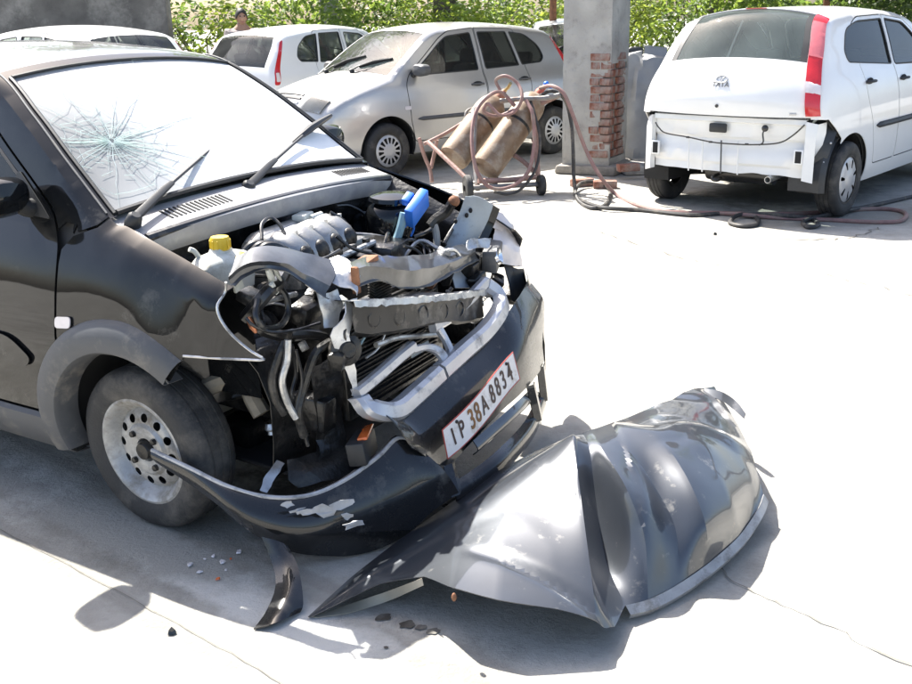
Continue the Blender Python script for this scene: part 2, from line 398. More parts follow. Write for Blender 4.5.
chip('black_plastic_chip', (-0.778, 2.283, 0.000), .022, M['bumper_plastic'], 'small black plastic chip lying alone on the sunlit concrete', 'plastic chip', None, 77)
chip('pebble', (2.916, 11.133, 0.000), .03, M['mortar'], 'small grey stone under the white hatchback with the missing bumper', 'stone', None, 78, .8)
chip('dark_pebble', (1.902, 7.080, 0.000), .022, M['grime_dark'], 'small dark pebble alone on the bright yard floor in front of the hose', 'stone', None, 79, .8)

# ================================================================== pillar, wall, trees
def brick_mesh(l, w, h, seed):
    m = MB(); m.box((0, 0, 0), (l, w, h), None, .008); m.jitter(.006, 22, seed)
    return m.mesh('brick', M['brick'], smooth=False)
BR = [brick_mesh(.215, .10, .068, k) for k in range(5)]
PX, PY, PA = 1.47, 10.30, R(-29)
pil = empty('masonry_pillar', (PX, PY, 0), PA); tag(pil, 'grey plastered masonry pillar with red bricks exposed at its broken corner', 'pillar')
PS = .50; PHT = 3.4; h = PS/2
core = MB(); core.box((0, 0, PHT/2), (PS-.06, PS-.06, PHT)); core.build('mortar_core', M['mortar'], pil, smooth=False)
# plaster skin: left face whole, right-hand corner torn away from the bricks
def face_pt(face, u, z, d):
    # face 0: towards the yard (-y), 1: right (+x), 2: back (+y), 3: left (-x); u runs -h..h
    n = noise.noise((u*5+face*9, z*4, 3))*.012+noise.noise((u*17, z*15, face))*.005
    o = h+d+n
    return [(u, -o, z), (o, u, z), (-u, o, z), (-o, -u, z)][face]
def hole(face, u, z):
    e = .10*noise.noise((z*3.1, face*2.7, 1))+.08*noise.noise((z*9, face, 7))
    if face == 0: return .30 < z < 1.10 and u > h-.085+e+.10*max(0, z-.8)
    if face == 1: return .17 < z < 1.10+e and u < .20+e*1.5
    return False
for face in range(4):
    m = MB(); us = np.linspace(-h, h, 31); zs = np.concatenate([np.linspace(0, 1.5, 55), np.linspace(1.5, PHT, 30)[1:]])
    V = [face_pt(face, u, z, 0) for z in zs for u in us]; F = []
    for i in range(len(zs)-1):
        for j in range(len(us)-1):
            if not hole(face, (us[j]+us[j+1])/2, (zs[i]+zs[i+1])/2): F.append((i*31+j, i*31+j+1, (i+1)*31+j+1, (i+1)*31+j))
    m.add(V, F); m.build('plaster_face', M['plaster'], pil, solid=.032, off=-1, merge=False)
# exposed bricks, one by one
row = 0
for z in np.arange(.21, 1.17, .078):
    seq = [(0, h-.055, .11), (0, h-.165, .10)] if row % 2 else [(0, h-.107, .215)]
    for (fc, u, l) in seq:
        o = bpy.data.objects.new('brick', BR[(row*2+fc) % 5]); COL.objects.link(o); o.parent = pil
        o.scale = (l/.225, 1, 1); o.location = (u+.004*((row*7) % 3-1), -h+.045+.006*((row*5) % 3-1), z); o.rotation_euler = (0, 0, .02*((row % 3)-1))
    seq = [(.06, .215)] if row % 2 else [(-.09, .10), (.075, .215)]
    for (u, l) in seq:
        o = bpy.data.objects.new('brick', BR[(row*3+1) % 5]); COL.objects.link(o); o.parent = pil
        o.scale = (l/.225, 1, 1); o.location = (h-.045+.005*((row*3) % 3-1), u, z); o.rotation_euler = (0, 0, math.pi/2+.02*((row % 3)-1))
    row += 1
ft = MB(); ft.box((0, 0, .045), (PS+.16, PS+.14, .11), (0, 0, .05), .03); ft.jitter(.03, 7, 3); ft.build('rubble_footing', M['mortar'], pil)
# loose bricks around the foot of the pillar
for k, (q, rz, lab) in enumerate([((1.229, 9.378, 0.000), .35, 'loose red brick at the foot of the pillar, beside the hose loop'), ((1.425, 9.234, 0.000), -.1, 'loose pinkish brick half under the hose by the pillar'), ((1.722, 9.721, 0.070), .2, 'loose red brick lying on the concrete plinth behind the pillar')]):
    o = bpy.data.objects.new('loose_brick', BR[k]); COL.objects.link(o); o.location = (q[0], q[1], (.035 if k < 2 else .115)); o.rotation_euler = (.0, 0, rz); tag(o, lab, 'brick')
pl = MB(); pl.box((2.35, 10.52, .04), (1.35, 1.1, .08), (0, 0, .10), .015); pl.jitter(.02, 4, 5)
tag(pl.build('concrete_plinth', M['patch']), kind='structure')

# open shed over the parked car: sheet roof carried by the pillar and by posts further right
shed = empty('open_shed', (0, 0, 0)); tag(shed, 'corrugated sheet roof of the open shed carried by the plastered pillar', 'shed')
sr = MB(); sr.grid([[(x, y, 3.42+.03*(y-10)+.018*math.sin(x*2*math.pi/.15)) for x in np.arange(1.15, 9.6, .0375)] for y in np.linspace(9.95, 15.2, 4)])
sr.build('roof_sheet', mat('galvanised_sheet', (.28, .28, .28), .5, .5, .2, 3), shed, solid=.003)
for y in (10.3, 12.6, 14.9):
    q = MB(); q.box((5.35, y, 3.34+.03*(y-10)), (8.3, .09, .10), None, .008); q.build('roof_beam', M['rust'], shed)
for x, y in ((8.9, 10.3), (8.9, 14.9), (5.4, 14.9), (1.5, 14.95)):
    q = MB(); q.tube([(x, y, 0), (x, y, 3.3+.03*(y-10))], .05, 10); q.build('post', M['rust'], shed)

# silver-grey plastic sheet thrown over a heap between pillar and white car
tp = MB(); rows = []
for i in range(34):
    vv = i/33; row = []
    for j in range(44):
        a_ = 2*math.pi*j/44; ca, sa = math.cos(a_), math.sin(a_)
        rr = (.50-.20*vv**1.6-.16*max(0, vv-.7)) * (1+.10*noise.noise((ca*1.3, sa*1.3, vv*1.5)))
        rr += .13*(abs(noise.noise((ca*2.2, sa*2.2, vv*1.6+4)))-.2)+.07*(abs(noise.noise((ca*4.5, sa*4.5, vv*4+2)))-.2)+.03*noise.noise((ca*10, sa*10, vv*9))
        if i == 33: rr = .02
        row.append((ca*rr*.95, sa*rr*.8, 1.12*vv**.85+.14*noise.noise((ca*1.5, sa*1.5, vv*2+9))*vv))
    rows.append(row)
tp.grid(rows, close=True)
tag(tp.build('covered_heap', mat('grey_plastic_sheet', (.33, .335, .34), .42, 0, .12, 5, bump=.25, bscale=14), loc=(2.05, 10.92, .02)), 'heap under a crumpled grey plastic sheet between the pillar and the bumperless white hatchback', 'covered heap')

# weathered wall at the far left
wl_ = MB(); rows = []
for x in np.linspace(-9.5, -3.85, 60):
    rows.append([(x, 14.3+.012*noise.noise((x*2, z*2, 0)), z) for z in np.linspace(0, 2.6, 26)])
wl_.grid(rows); wl_.grid([[(-3.85, 14.3+d, z) for z in np.linspace(0, 2.6, 26)] for d in (0, .12, .24)])
wl_.grid([[(x, 14.3+d, 2.6+.01*noise.noise((x*3, d, 2))) for x in np.linspace(-9.5, -3.85, 30)] for d in (0, .24)])
wl_.grid([[(x, 14.54, z) for z in (0, 2.6)] for x in np.linspace(-9.5, -3.85, 10)])
tag(wl_.build('boundary_wall', M['wall'], merge=True), 'dark weathered cement wall behind the parked cars, ending at the trees', 'wall')
cb = MB(); cb.box((0, 0, .62), (.5, .35, 1.24), None, .02); cb.jitter(.012, 6, 1)
tag(cb.build('concrete_block', M['plaster'], loc=(-5.15, 12.6, 0)), 'grey concrete block standing before the weathered wall', 'block')

# ---- foliage
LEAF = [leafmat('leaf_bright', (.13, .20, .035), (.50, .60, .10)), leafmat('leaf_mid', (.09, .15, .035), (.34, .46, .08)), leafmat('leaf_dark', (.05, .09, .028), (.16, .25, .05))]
M['bark'] = mat('bark', (.13, .105, .08), .95, 0, .35, 9, bump=.8, bscale=24)
M['bark_pale'] = mat('pale_bark', (.34, .32, .28), .9, 0, .25, 7, bump=.5, bscale=20)
def leaves(n, sampler, size, rnd, droop=.3):
    m = MB(); V = m.v; F = m.f
    for _ in range(n):
        c, out = sampler()
        s_ = size*rnd.uniform(.6, 1.35); a_ = rnd.uniform(0, 6.283)
        d = Vector((math.cos(a_), math.sin(a_), rnd.uniform(-.7, .35)-droop)).normalized()
        d = (d+out*.5).normalized(); w_ = d.cross(Vector((rnd.uniform(-1, 1), rnd.uniform(-1, 1), rnd.uniform(.2, 1)))).normalized()
        nn = d.cross(w_); k = len(V); q = c
        V += [tuple(q), tuple(q+d*s_*.5+w_*s_*.24+nn*s_*.05), tuple(q+d*s_), tuple(q+d*s_*.5-w_*s_*.24+nn*s_*.05)]
        F += [(k, k+1, k+2), (k, k+2, k+3)]
    return m
def clump_sampler(clumps, rnd):
    wts = [r**2 for _, r in clumps]
    def f():
        c, r = rnd.choices(clumps, wts)[0]
        v = Vector((rnd.gauss(0, 1), rnd.gauss(0, 1), rnd.gauss(0, 1))).normalized(); q = rnd.random()**.42
        return Vector(c)+v*r*q, v
    return f
def bush(loc, w, hgt, n, mt, label, seed, size=.10, group=None, d=None):
    rnd = random.Random(seed); d = d or w*.8
    root = empty('leafy_bush', loc); tag(root, label, 'bush', group)
    cl = []
    for k in range(int(14+w*5)):
        x = rnd.uniform(-.5, .5)*w; y = rnd.uniform(-.5, .5)*d; z = rnd.uniform(.15, .95)*hgt*(1-.25*abs(x)/w*2)
        cl.append(((x, y, z), rnd.uniform(.18, .36)*min(w, hgt)*.7))
    leaves(n, clump_sampler(cl, rnd), size, rnd).build('foliage', mt, root, smooth=False)
    st = MB()
    for k in range(7):
        c = rnd.choice(cl)[0]; st.tube(cr([(rnd.uniform(-.12, .12), rnd.uniform(-.1, .1), 0), (c[0]*.4, c[1]*.4, c[2]*.5), c], 4), [.03, .02, .01], 6)
    st.build('stem', M['bark'], root)
    return root
def tree(loc, hgt, cr_, n, mt, label, seed, trunk=.16, bark='bark', size=.16, base=.38, group=None, lean=(0, 0)):
    rnd = random.Random(seed); root = empty('leafy_tree', loc); tag(root, label, 'tree', group)
    t = MB(); top = Vector((lean[0]*hgt, lean[1]*hgt, hgt*.72))
    P = cr([(0, 0, -.05), (lean[0]*hgt*.3+rnd.uniform(-.1, .1), rnd.uniform(-.1, .1), hgt*.28), (top.x*.7+rnd.uniform(-.15, .15), top.y*.7, hgt*.5), tuple(top)], 6)
    t.tube(P, [trunk*1.25, trunk, trunk*.85, trunk*.35], 12)
    cl = []
    for k in range(11):
        q = P[int(len(P)*rnd.uniform(.45, .95))-1]; a_ = k*2.4+rnd.uniform(-.4, .4); L_ = cr_*rnd.uniform(.55, .95)
        e_ = q+Vector((math.cos(a_)*L_, math.sin(a_)*L_, rnd.uniform(.05, .45)*L_))
        t.tube(cr([q, q.lerp(e_, .5)+Vector((0, 0, .12*L_)), e_], 4), [trunk*.4, trunk*.25, trunk*.08], 7)
        cl.append((tuple(e_), cr_*rnd.uniform(.28, .42))); cl.append((tuple(q.lerp(e_, .6)+Vector((0, 0, .2))), cr_*rnd.uniform(.25, .38)))
    cl.append((tuple(top+Vector((0, 0, .5))), cr_*.45))
    for k in range(10):
        a_ = rnd.uniform(0, 6.28); cl.append(((top.x+math.cos(a_)*cr_*rnd.uniform(.2, .8), top.y+math.sin(a_)*cr_*rnd.uniform(.2, .8), hgt*rnd.uniform(base, .95)), cr_*rnd.uniform(.2, .34)))
    t.build('trunk', M[bark], root)
    leaves(n, clump_sampler(cl, rnd), size, rnd).build('crown', mt, root, smooth=False)
    return root

bs = [(-3.9, 16.6, 2.2, 2.0, 0), (-2.5, 17.6, 2.0, 2.1, 1), (-.9, 18.0, 2.4, 2.2, 0), (.9, 17.6, 2.2, 2.0, 0), (2.6, 18.4, 2.2, 2.3, 0), (4.3, 16.2, 2.1, 2.2, 1), (5.9, 15.8, 2.4, 2.4, 2), (7.9, 15.4, 2.6, 2.6, 2)]
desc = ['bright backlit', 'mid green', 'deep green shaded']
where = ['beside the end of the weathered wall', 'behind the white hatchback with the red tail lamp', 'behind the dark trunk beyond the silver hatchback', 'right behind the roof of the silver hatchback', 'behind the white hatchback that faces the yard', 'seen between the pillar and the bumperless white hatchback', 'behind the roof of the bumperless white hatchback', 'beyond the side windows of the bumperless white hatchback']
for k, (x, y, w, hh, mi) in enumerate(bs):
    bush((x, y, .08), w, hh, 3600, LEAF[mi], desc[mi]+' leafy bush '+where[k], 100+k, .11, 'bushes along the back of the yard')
for k, (x, y) in enumerate([(-4.6, 20), (-2.3, 20.3), (0, 20.6), (2.3, 20.6), (4.6, 20), (6.9, 19.5), (9.3, 18.5), (-6.9, 20)]):
    bush((x, y, .1), 2.8, 3.0, 3000, LEAF[1 if k % 2 else 2], 'dense tall shrub in the back row beneath the trees', 200+k, .14, 'tall shrubs in the back row', 2.0)
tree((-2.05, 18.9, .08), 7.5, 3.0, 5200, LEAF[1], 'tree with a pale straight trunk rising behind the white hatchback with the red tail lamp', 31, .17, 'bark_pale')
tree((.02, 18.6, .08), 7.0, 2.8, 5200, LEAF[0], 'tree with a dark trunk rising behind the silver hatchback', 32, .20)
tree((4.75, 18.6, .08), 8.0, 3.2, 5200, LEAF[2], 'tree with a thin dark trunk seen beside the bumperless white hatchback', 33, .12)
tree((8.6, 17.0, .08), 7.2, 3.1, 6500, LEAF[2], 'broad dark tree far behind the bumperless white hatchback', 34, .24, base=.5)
tree((-6.5, 18.6, .08), 7.5, 3.0, 4500, LEAF[2], 'dark tree standing behind the weathered wall', 35, .22)

# ================================================================== car bodies
def smooth_tab(tab):
    xs = [a for a, _ in tab]; ys = [b for _, b in tab]; n = len(xs); d = []
    for i in range(n):
        if i == 0 or i == n-1:
            j = 0 if i == 0 else n-2; d.append((ys[j+1]-ys[j])/(xs[j+1]-xs[j]))
        else:
            s0 = (ys[i]-ys[i-1])/(xs[i]-xs[i-1]); s1 = (ys[i+1]-ys[i])/(xs[i+1]-xs[i])
            d.append(0 if s0*s1 <= 0 else 2*s0*s1/(s0+s1))
    def f(x):
        x = np.clip(np.asarray(x, float), xs[0], xs[-1]); i = np.clip(np.searchsorted(xs, x, 'right')-1, 0, n-2)
        X = np.array(xs); Y = np.array(ys); D = np.array(d); h = X[i+1]-X[i]; t = (x-X[i])/h
        return Y[i]*(2*t**3-3*t*t+1)+h*D[i]*(t**3-2*t*t+t)+Y[i+1]*(-2*t**3+3*t*t)+h*D[i+1]*(t**3-t*t)
    return f
def inside(poly, P):
    P = np.asarray(P); poly = np.asarray(poly); x, y = P[:, 0], P[:, 1]; c = np.zeros(len(P), bool); j = len(poly)-1
    for i in range(len(poly)):
        xi, yi = poly[i]; xj, yj = poly[j]
        if yi != yj: c ^= ((yi > y) != (yj > y)) & (x < (xj-xi)*(y-yi)/(yj-yi)+xi)
        j = i
    return c
def resample(poly, step, closed=True):
    out = []; n = len(poly)
    for i in range(n if closed else n-1):
        a = np.array(poly[i], float); b = np.array(poly[(i+1) % n], float); k = max(1, int(math.ceil(np.linalg.norm(b-a)/step)))
        for q in range(k): out.append(tuple(a+(b-a)*q/k))
    if not closed: out.append(tuple(poly[-1]))
    return out
def rounded(poly, r=.04, n=4):
    """round the corners of a closed polygon"""
    out = []; m = len(poly)
    for i in range(m):
        p = Vector((*poly[i][:2],)); a = Vector((*poly[i-1][:2],)); b = Vector((*poly[(i+1) % m][:2],))
        rr = poly[i][2] if len(poly[i]) > 2 else r
        u = a-p; v = b-p; ru = min(rr, u.length*.45, v.length*.45)
        if rr <= 0: out.append(tuple(p)); continue
        p0 = p+u.normalized()*ru; p1 = p+v.normalized()*ru
        for k in range(n+1):
            t = k/n; out.append(tuple((1-t)**2*p0+2*t*(1-t)*p+t*t*p1))
    return out
def offset(poly, d):
    P = np.array(poly); a = np.roll(P, 1, 0); b = np.roll(P, -1, 0)
    e1 = P-a; e2 = b-P
    n1 = np.stack([e1[:, 1], -e1[:, 0]], 1); n2 = np.stack([e2[:, 1], -e2[:, 0]], 1)
    n1 /= np.linalg.norm(n1, axis=1)[:, None]+1e-12; n2 /= np.linalg.norm(n2, axis=1)[:, None]+1e-12
    area = np.sum(P[:, 0]*b[:, 1]-b[:, 0]*P[:, 1])
    nn = n1+n2; nn /= np.linalg.norm(nn, axis=1)[:, None]+1e-12
    if area < 0: nn = -nn
    return [tuple(q) for q in P+nn*d]

class Shell:
    """a car body surface: side panels over (x, z) plus a strip across the top"""
    def __init__(s, segs, bottom, W, ftab, gtab, rads, crowns, wheels, ra, zc):
        s.W, s.f, s.g = W, smooth_tab(ftab), smooth_tab(gtab)
        s.wheels, s.ra, s.zc = wheels, ra, zc
        pts = []; s.seg = {}
        allp = []; own = []
        for name, ps in segs:
            if allp: ps = [allp[-1]]+ps
            st = len(allp)-1 if allp else 0
            allp += ps[1:] if allp else ps
            s.seg[name] = (st, len(allp)-1)
        n = 8
        C = cr([(p[0], p[1], 0) for p in allp], n)
        s.prof = np.array([(p.x, p.y) for p in C])
        s.seg = {k: (a*n, b*n) for k, (a, b) in s.seg.items()}
        mid = []; rv = []; cv = []
        for name, _ in segs:
            a, b = s.seg[name]; L = b-a
            for q in (.3, .7): mid.append(a+L*q); rv.append(rads[name]); cv.append(crowns[name])
        ii = np.arange(len(s.prof)); s.rad = np.interp(ii, mid, rv); s.crown = np.interp(ii, mid, cv)
        t = np.gradient(s.prof, axis=0); t /= np.linalg.norm(t, axis=1)[:, None]
        s.nrm = np.stack([-t[:, 1], t[:, 0]], 1)
        # make normals point outwards (profile runs front-bottom -> over -> rear-bottom)
        cen = s.prof.mean(0)
        if np.sum((s.prof-cen)*s.nrm) < 0: s.nrm = -s.nrm
        low = []
        zb0, zb1 = s.prof[-1][1], s.prof[0][1]
        for (xw) in sorted(wheels):                      # from rear to front
            a0 = math.acos(max(-1, min(1, -math.sqrt(max(0, ra*ra-(zc-bottom)**2))/ra)))
            low.append((xw, a0))
        loop = []
        for xw, a0 in low:
            dx = math.sqrt(ra*ra-(bottom-zc)**2)
            st = math.atan2(bottom-zc, -dx); en = math.atan2(bottom-zc, dx)
            if st < 0: st += 2*math.pi
            loop += [(xw+ra*math.cos(a), zc+ra*math.sin(a)) for a in np.linspace(st, en, 26)]
        s.low = loop
        s.outline = [tuple(p) for p in s.prof]+loop
    def base(s, x, z): return s.W*s.f(z)*s.g(x)
    def y(s, x, z):
        x = np.atleast_1d(np.asarray(x, float)); z = np.atleast_1d(np.asarray(z, float))
        P = np.stack([x, z], 1); A = s.prof[:-1]; B = s.prof[1:]; AB = B-A
        t = np.clip(((P[:, None]-A[None])*AB[None]).sum(2)/((AB**2).sum(1)[None]+1e-12), 0, 1)
        D = np.linalg.norm(P[:, None]-(A[None]+t[..., None]*AB[None]), axis=2)
        i = D.argmin(1); d = D[np.arange(len(P)), i]; r = s.rad[i]
        q = np.clip(1-d/r, 0, 1)
        return s.base(x, z)-r*(1-np.sqrt(np.clip(1-q*q, 0, 1)))
    def y1(s, x, z): return float(s.y([x], [z])[0])
    def side(s, loops, classify, sign=1, step=.055, dy=0.0, outline=None):
        """loops: extra constraint loops; classify(P)->array of region names; returns {region: MB}"""
        V = []; E = []
        def addloop(l, closed=True):
            k = len(V); V.extend([Vector(p[:2]) for p in l]); n = len(l)
            E.extend([(k+i, k+(i+1) % n) for i in range(n if closed else n-1)])
        out = outline or s.outline
        addloop(resample(out, .045))
        for l in loops: addloop(resample(l, .045))
        C = np.array([tuple(v) for v in V])
        P = []
        for d in (.006, .02, .045, .08):
            m = s.prof-s.nrm*d
            P += [tuple(p) for p in m]
        xs = np.arange(s.prof[:, 0].min(), s.prof[:, 0].max(), step); zs = np.arange(s.prof[:, 1].min(), s.prof[:, 1].max(), step)
        P += [(a+(.5*step if k % 2 else 0), b) for k, b in enumerate(zs) for a in xs]
        P = np.array(P); P = P[inside(out, P)]
        d = np.min(np.linalg.norm(P[:, None]-C[None], axis=2), axis=1); P = P[d > .011]
        keep = []
        cell = {}
        for p in P:
            k = (int(p[0]/.014), int(p[1]/.014))
            if k not in cell: cell[k] = 1; keep.append(Vector(p))
        r = delaunay_2d_cdt(V+keep, E, [], 0, 1e-5)
        vs = np.array([tuple(v) for v in r[0]]); fs = r[2]
        cen = np.array([vs[list(f)].mean(0) for f in fs])
        reg = classify(cen); ins = inside(out, cen)
        yy = s.y(vs[:, 0], vs[:, 1])+dy
        res = {}
        for f, g_, ok in zip(fs, reg, ins):
            if not ok or not g_: continue
            res.setdefault(g_, []).append(f)
        outm = {}
        for name, fl in res.items():
            idx = sorted({i for f in fl for i in f}); mp = {i: k for k, i in enumerate(idx)}
            m = MB(); m.v = [(vs[i, 0], sign*yy[i], vs[i, 1]) for i in idx]
            m.f = [tuple(mp[i] for i in (f if sign < 0 else f[::-1])) for f in fl]
            outm[name] = m
        return outm
    def edge(s, i):
        x, z = s.prof[i]; return float(s.base(x, z)-s.rad[i])
    def pt(s, i, t, off=0.0):
        i0 = int(math.floor(i)); i1 = min(i0+1, len(s.prof)-1); w = i-i0
        def one(k):
            x, z = s.prof[k]; c = s.crown[k]*(1-abs(t)**2.2)+off; ye = s.edge(k)
            return Vector((x+s.nrm[k][0]*c, t*ye, z+s.nrm[k][1]*c))
        return one(i0)*(1-w)+one(i1)*w if w > 1e-6 else one(i0)
    def strip(s, i0, i1, t0=-1, t1=1, nt=15, off=0.0, sub=1):
        ts = np.linspace(t0, t1, nt); m = MB()
        ii = np.linspace(i0, i1, max(2, int(abs(i1-i0)*sub)+1))
        m.grid([[s.pt(i, t, off) for t in ts] for i in ii]); return m
    def find(s, x=None, z=None, seg=None):
        a, b = s.seg[seg]; k = range(a, b+1)
        if x is not None: return min(k, key=lambda i: abs(s.prof[i][0]-x))
        return min(k, key=lambda i: abs(s.prof[i][1]-z))

# ---- wheels -------------------------------------------------------
def tyre_profile(r, rim, w):
    h = w/2
    return [(rim-.012, -h*.72), (rim+.004, -h*.86), (rim+.02, -h*.93), ((r+rim)/2, -h*1.02), (r-.03, -h*.96), (r-.012, -h*.84), (r-.003, -h*.66), (r, -h*.45), (r-.004, -h*.43), (r-.004, -h*.36), (r, -h*.34), (r, -h*.08), (r-.004, -h*.06), (r-.004, h*.02), (r, h*.04), (r, h*.34), (r-.004, h*.36), (r-.004, h*.43), (r, h*.45), (r-.003, h*.66), (r-.012, h*.84), (r-.03, h*.96), ((r+rim)/2, h*1.02), (rim+.02, h*.93), (rim+.004, h*.86), (rim-.012, h*.72)]
WM = {}
def wheel_meshes(kind, r, rim, w):
    key = (kind, r, rim, w)
    if key in WM: return WM[key]
    t = MB(); t.lathe(tyre_profile(r, rim, w), n=56)
    h = w/2; parts = {'tyre': t.mesh('tyre', M['tyre'])}
    k = MB()
    if kind == 'steel':
        k.lathe([(rim-.03, -h*.7), (rim-.014, -h*.75), (rim-.014, h*.70), (rim+.008, h*.80), (rim+.010, h*.88), (rim+.002, h*.90), (rim-.012, h*.80), (rim-.022, h*.55), (rim-.034, h*.38)], n=48)
        # disc with real ventilation holes
        ro, ri = rim-.034, .058; nh = 12; V = []; E = []
        def loop(pts):
            b = len(V); V.extend(Vector(p) for p in pts); E.extend((b+i, b+(i+1) % len(pts)) for i in range(len(pts)))
        loop([(ro*math.cos(a), ro*math.sin(a)) for a in np.linspace(0, 2*math.pi, 61)[:-1]])
        loop([(ri*math.cos(a), ri*math.sin(a)) for a in np.linspace(0, 2*math.pi, 31)[:-1]])
        rh = (ro-.027); hs = []
        for q in range(nh):
            a = 2*math.pi*(q+.5)/nh; c = (rh*math.cos(a), rh*math.sin(a)); hs.append(c)
            loop([(c[0]+.0145*math.cos(b), c[1]+.0145*math.sin(b)) for b in np.linspace(0, 2*math.pi, 13)[:-1]])
        for rr in np.linspace(ri+.012, ro-.008, 7):
            for a in np.linspace(0, 2*math.pi, 49)[:-1]:
                p = (rr*math.cos(a), rr*math.sin(a))
                if min(math.hypot(p[0]-c[0], p[1]-c[1]) for c in hs) > .019: V.append(Vector(p))
        res = delaunay_2d_cdt(V, E, [], 0, 1e-6); vs = [tuple(v) for v in res[0]]
        def zz(rr): return h*.38+np.interp(rr, [ri, .078, .095, ro-.055, ro-.04, ro-.014, ro], [.028, .030, .014, .012, .022, .016, 0])
        fl = []
        for f in res[2]:
            cx = sum(vs[i][0] for i in f)/len(f); cy = sum(vs[i][1] for i in f)/len(f); d = math.hypot(cx, cy)
            if ri < d < ro and min(math.hypot(cx-c[0], cy-c[1]) for c in hs) > .0138: fl.append(f)
        k.add([(x, y, float(zz(math.hypot(x, y)))) for x, y in vs], fl)
        k.lathe([(.058, h*.38+.028), (.040, h*.38+.024), (.034, h*.38+.004), (0.0, h*.38+.004)], n=24)
        parts['rim'] = k.mesh('rim', M['rim_steel'])
        hb = MB(); hb.lathe([(.033, h*.38), (.033, h*.38+.03), (.026, h*.38+.042), (0, h*.38+.044)], n=20)
        parts['hub_cap'] = hb.mesh('hub_cap', M['grime'])
        for q in range(4):
            a = 2*math.pi*q/4+.5; nb = MB(); nb.lathe([(.012, h*.38+.02), (.010, h*.38+.04), (0, h*.38+.042)], Matrix.Translation((.05*math.cos(a)*1.3, .05*math.sin(a)*1.3, 0)), n=6)
            parts['wheel_nut.%d' % q] = nb.mesh('wheel_nut', M['grime'], smooth=False)
        bk = MB(); bk.lathe([(0, -h*.2), (rim-.035, -h*.2), (rim-.035, h*.1)], n=32); parts['brake_drum'] = bk.mesh('brake_drum', M['dark'])
    else:
        k.lathe([(rim-.03, -h*.7), (rim-.014, -h*.75), (rim-.014, h*.60), (rim+.006, h*.80), (rim+.004, h*.88), (rim-.01, h*.86)], n=40)
        parts['rim'] = k.mesh('rim', M['grime'])
        c = MB(); V = []; E = []; ro = rim-.006; ns = 14 if kind == 'multi' else 7
        def loop(pts):
            b = len(V); V.extend(Vector(p) for p in pts); E.extend((b+i, b+(i+1) % len(pts)) for i in range(len(pts)))
        loop([(ro*math.cos(a), ro*math.sin(a)) for a in np.linspace(0, 2*math.pi, 49)[:-1]])
        holes = []; r0, r1 = (.075, ro-.03) if kind == 'multi' else (.09, ro-.022)
        for q in range(ns):
            a = 2*math.pi*q/ns; w0, w1 = ((.16, .15) if kind == 'multi' else (.14, .11))
            pl = [(r0*math.cos(a-w0*.6), r0*math.sin(a-w0*.6)), (r1*math.cos(a-w1), r1*math.sin(a-w1)), (r1*math.cos(a+w1), r1*math.sin(a+w1)), (r0*math.cos(a+w0*.6), r0*math.sin(a+w0*.6))]
            pl = rounded(pl, .012, 3); holes.append(pl); loop(pl)
        for rr in np.linspace(.02, ro-.012, 7):
            for a in np.linspace(0, 2*math.pi, 29)[:-1]: V.append(Vector((rr*math.cos(a), rr*math.sin(a))))
        res = delaunay_2d_cdt(V, E, [], 0, 1e-6); vs = np.array([tuple(v) for v in res[0]])
        cen = np.array([vs[list(f)].mean(0) for f in res[2]]); ok = np.hypot(cen[:, 0], cen[:, 1]) < ro
        for hl in holes: ok &= ~inside(hl, cen)
        zz = lambda rr: h*.80+np.interp(rr, [0, .05, .09, ro-.03, ro], [.030, .028, .014, .010, -.006])
        c.add([(x, y, float(zz(math.hypot(x, y)))) for x, y in vs], [f for f, o_ in zip(res[2], ok) if o_])
        parts['hubcap'] = c.mesh('hubcap', M['hubcap'])
        bk = MB(); bk.lathe([(0, h*.3), (rim-.02, h*.3)], n=30); parts['brake_drum'] = bk.mesh('brake_drum', M['dark'])
    WM[key] = parts
    return parts
def wheel(parent, kind, loc, sign, r=.275, rim=.172, w=.165, steer=0, spin=0, camber=0):
    """sign +1: outer face towards +y"""
    P = wheel_meshes(kind, r, rim, w)
    e = bpy.data.objects.new('wheel', P['tyre']); COL.objects.link(e); e.parent = parent
    e.location = loc
    m = Euler((0, 0, steer)).to_matrix() @ Euler((-sign*math.pi/2+camber, 0, 0)).to_matrix() @ Euler((0, 0, spin)).to_matrix()
    e.rotation_euler = m.to_euler()
    for n_, me in P.items():
        if n_ == 'tyre': continue
        o = bpy.data.objects.new(n_.split('.')[0], me); COL.objects.link(o); o.parent = e
    return e

def seat(parent, x, y, mt, w=.48, hz=.50, tilt=.25):
    m = MB()
    sect = []
    def loop(c, sx, sz, yw):
        return [(c[0]+sx*math.cos(a)*(abs(math.cos(a))**-.4 if abs(math.cos(a)) > .05 else 1)*.8, yw*(1 if k else 1), c[1]+sz*math.sin(a)) for k, a in enumerate(np.linspace(0, 2*math.pi, 13)[:-1])]
    m.box((x+.05, y, .42), (.50, w, .16), (0, -.12, 0), .05)
    m.box((x-.22, y, .42+.33), (.13, w*.94, .62), (0, -tilt, 0), .055, (1, .82))
    s_ = m.build('seat', mt, parent)
    h = MB(); h.box((x-.315, y, 1.14), (.09, .24, .16), (0, -tilt*.6, 0), .04); h.tube([(x-.28, y-.05, 1.0), (x-.31, y-.05, 1.12)], .008, 6); h.tube([(x-.28, y+.05, 1.0), (x-.31, y+.05, 1.12)], .008, 6)
    h.build('headrest', mt, s_)
    return s_

